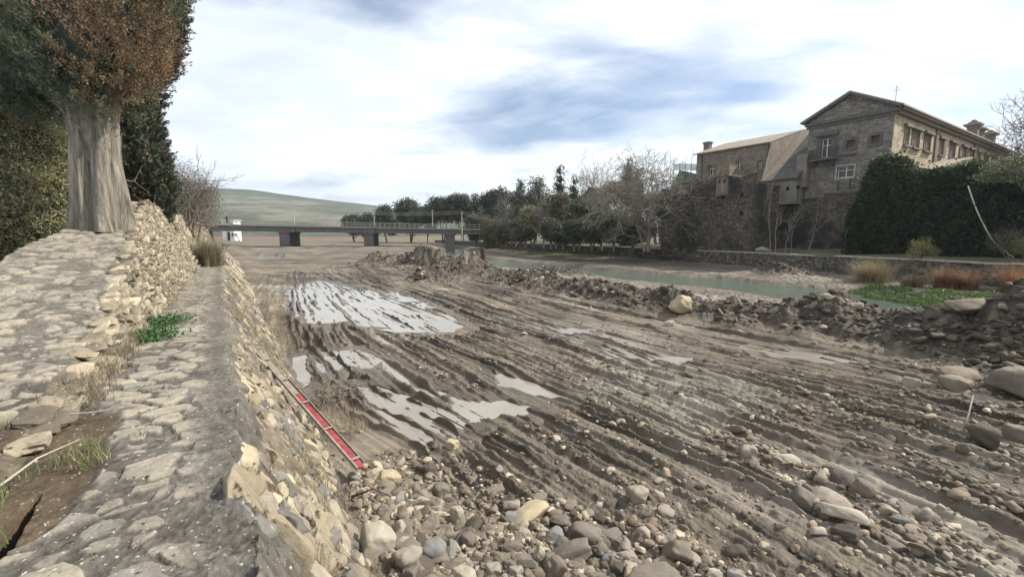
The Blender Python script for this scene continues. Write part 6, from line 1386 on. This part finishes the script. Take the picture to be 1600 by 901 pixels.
# ------------------------------------------------------------------ small things
def board():
    A = gp(562, 741, .10); B = at(402, 556, 8.9); u = (B - A) / np.linalg.norm(B - A); n = np.cross(u, [0, 0, 1]); n /= np.linalg.norm(n); v = np.cross(n, u); L = np.linalg.norm(B - A)
    root = empty('barrier_board', tuple(A), 'long red and grey wooden barrier board lying down the broken wall face', 'barrier'); root_ = root
    off = np.array([0, 0, .08]); 
    def piece(nm, f0, f1, o, w_, th, mat): m = MB(); m.box(A + off + u * L * f0 + n * o, u * L * (f1 - f0), n * w_, v * th); return m.build(nm, mat, root, bevel=.004)
    piece('red_board', 0.0, .55, .0, .07, .028, M['red']); piece('bare_board', .552, 1.0, .0, .07, .028, M['greywood']); piece('side_rail', 0.0, .98, -.05, .035, .05, M['greywood']); piece('side_rail', .02, .7, .10, .015, .05, M['greywood'])
    for k in range(5): f = .04 + k * .21; o = piece('crossbar', f, f + .010, -.06, .16, .016, M['greywood']); o.location = Vector(o.location) + Vector(tuple(v * .052))
    for f in (.26,): o = piece('white_band', f, f + .008, -.002, .089, .004, M['white']); o.location = Vector(o.location) + Vector(tuple(v * .028))
board()
def brush():
    c = gp(512, 622, .05); sk = Sk()
    for i in range(150): a = rng.uniform(0, 6.28); r = abs(rng.normal(0, .32)); p = np.array([c[0] + r * math.cos(a), c[1] + r * math.sin(a) * 1.2, .02 + rng.uniform(0, .22)]); d = np.array([rng.normal(0, 1), rng.normal(0, 1), rng.uniform(0, .9)]); sk.grow(p, d, rng.uniform(.2, .45), .006, 2, .5, .1, 0, (1, 3), .2, .7, .0028)
    V, Fc = sk.mesh(4); tag(mk('brush_pile', V, Fc, M['twig'], loc=(c[0], c[1], 0)), 'tangled pile of dead twigs by the wall foot beside the red board', 'brushwood')
    its = []
    for i in range(70): a = rng.uniform(0, 6.28); r = abs(rng.normal(0, .2)); its.append((np.array([c[0] + r * math.cos(a) + .05, c[1] + r * math.sin(a), .05 + rng.uniform(0, .16)]), np.array([.05, .035, .02]) * rng.uniform(.6, 1.3), rotm(*rng.uniform(-1, 1, 3)), np.array([.24, .18, .125]) * rng.uniform(.6, 1.2), 2))
    V, Fc, C = merge_rocks(its, LIB); tag(mk('leaf_litter', V, Fc, M['rock'], col=C), 'curled dead leaves and crumbs caught in the twig pile', 'leaf litter', kind='stuff')
brush()
def stump():
    c = gp(755, 419, .55); x, y = c[0], c[1]; z = zbed(x, y); h = max(at(755, 393, y)[2] - z, 1.05); root = empty('tree_stump', (x, y, z), 'dark broken tree stump standing upright on the rubble spit', 'stump')
    V, Fc = fluted_trunk((x, y, z), [(x, y, z - .2), (x + .03, y, z + h * .5), (x - .02, y, z + h)], [.30, .24, .22], k=14, seed=9, flutes=5, depth=.22); V = V.copy(); m = V[:, 2] > z + h * .8; V[m, 2] += .22 * vn(V[m, 0] * 9, V[m, 1] * 9, 4); mk('trunk', V, Fc, M['darkwood'], root)
    sk = Sk(); sk.seg(np.array([x - .1, y, z + h * .7]), np.array([x - .12, y, z + h + .25]), .12, .05); sk.seg(np.array([x + .1, y, z + h * .6]), np.array([x + .13, y, z + h + .02]), .10, .05)
    for i in range(14): a = rng.uniform(0, 6.28); sk.grow(np.array([x, y, z + .12]), np.array([math.cos(a), math.sin(a), -.25]), rng.uniform(.35, .8), .07, 1, .5, .06, 0, (1, 3), .25, .7, .02)
    V, Fc = sk.mesh(6); mk('root', V, Fc, M['darkwood'], root)
stump()
def stick(pts, r, name, label, cat, mat='twig', z=None, group=None):
    P = [np.array(p, float) for p in pts]; m = MB(); m.tube(P, np.linspace(r, r * .5, len(P)), 7); return tag(m.build(name, M[mat], loc=tuple(P[0]), smooth=True), label, cat, group)
def bs(px, py, z, dz=.05): g = gp(px, py, z); return (g[0], g[1], zbed(g[0], g[1]) + dz)
stick([bs(1110, 462, .9, .25), bs(1130, 482, .7, .15), bs(1150, 492, .6, .15), bs(1152, 502, .4, .1)], .05, 'branch', 'bare branch lying down the rubble ridge', 'branch')
stick([bs(1505, 672, .3, .2), bs(1512, 660, .3, .35), bs(1518, 640, .3, .55)], .018, 'branch', 'thin forked branch sticking out beside the dark wet boulder', 'branch')
stick([bs(550, 803, .05, .05), bs(585, 797, .05, .12), bs(612, 797, .05, .05)], .018, 'branch', 'dark stick lying at the wall foot above the pale broken boulder', 'branch', 'darkwood')
stick([at(700, 355, 88) * 1, at(700, 355, 88) * 1 + [0, 0, .1]], .05, 'post', 'short post', 'post') if False else None
g = at(1168, 388, 50); log = [(g[0] - .2, g[1] + .2, 2.25), (g[0] + .25, g[1], 1.95), (g[0] + .7, g[1] - .1, 1.8), (g[0] + 1.4, g[1] - .3, 1.95), (g[0] + 2.2, g[1] - .6, 1.75)]
m = MB(); m.tube(log, [.05, .1, .14, .3, .16], 8); tag(m.build('driftwood_log', M['coping'], loc=log[0], smooth=True), 'pale driftwood log with a raised end lying on the far wall', 'log')
pp = [at(1519, 292, 34.8), at(1528, 318, 34.0), at(1540, 345, 33.4), at(1560, 378, 32.6), at(1590, 402, 31.4)]; pp = [p - np.array([.85, .53, 0]) * 1.0 for p in pp]; m = MB(); m.tube(smoothline(pp, 24), .045, 7); tag(m.build('plastic_pipe', M['coping'], loc=tuple(pp[0]), smooth=True), 'long pale pipe hanging down over the ivy at the right', 'pipe')
# dry stalks across the soil pocket
for pts, lab in ((((0, 770), (60, 728), (125, 695)), 'long pale dry stalk lying across the soil pocket on the ledge'), ((110, 652), (145, 650), (185, 646)) and ((((112, 655), (150, 651), (190, 645)), 'short pale stalk at the near end of the ramp wall'))):
    P = []
    for a, b in pts: q = gp(a, b, 2.02); P.append((q[0], q[1], 2.06 + .02 * rng.random()))
    m = MB(); m.tube(P, [.007, .006, .003], 6); tag(m.build('dry_stalk', M['wallstone'] if False else M['coping'], loc=P[0]), lab, 'stalk', 'dry stalks on the ledge')

# ------------------------------------------------------------------ thin air haze over the valley
def haze():
    m = bpy.data.materials.new('haze'); m.use_nodes = True; nt = m.node_tree; nt.nodes.clear(); o = N_(nt, 'ShaderNodeOutputMaterial'); v = N_(nt, 'ShaderNodeVolumePrincipled')
    v.inputs['Color'].default_value = (.82, .88, .95, 1); v.inputs['Density'].default_value = .00020; v.inputs['Anisotropy'].default_value = .2; L_(nt, v.outputs[0], o.inputs['Volume'])
    b = MB(); b.box([-3600, -3600, -130], [7200, 0, 0], [0, 7200, 0], [0, 0, 330]); tag(b.build('haze', m), kind='stuff')
haze()
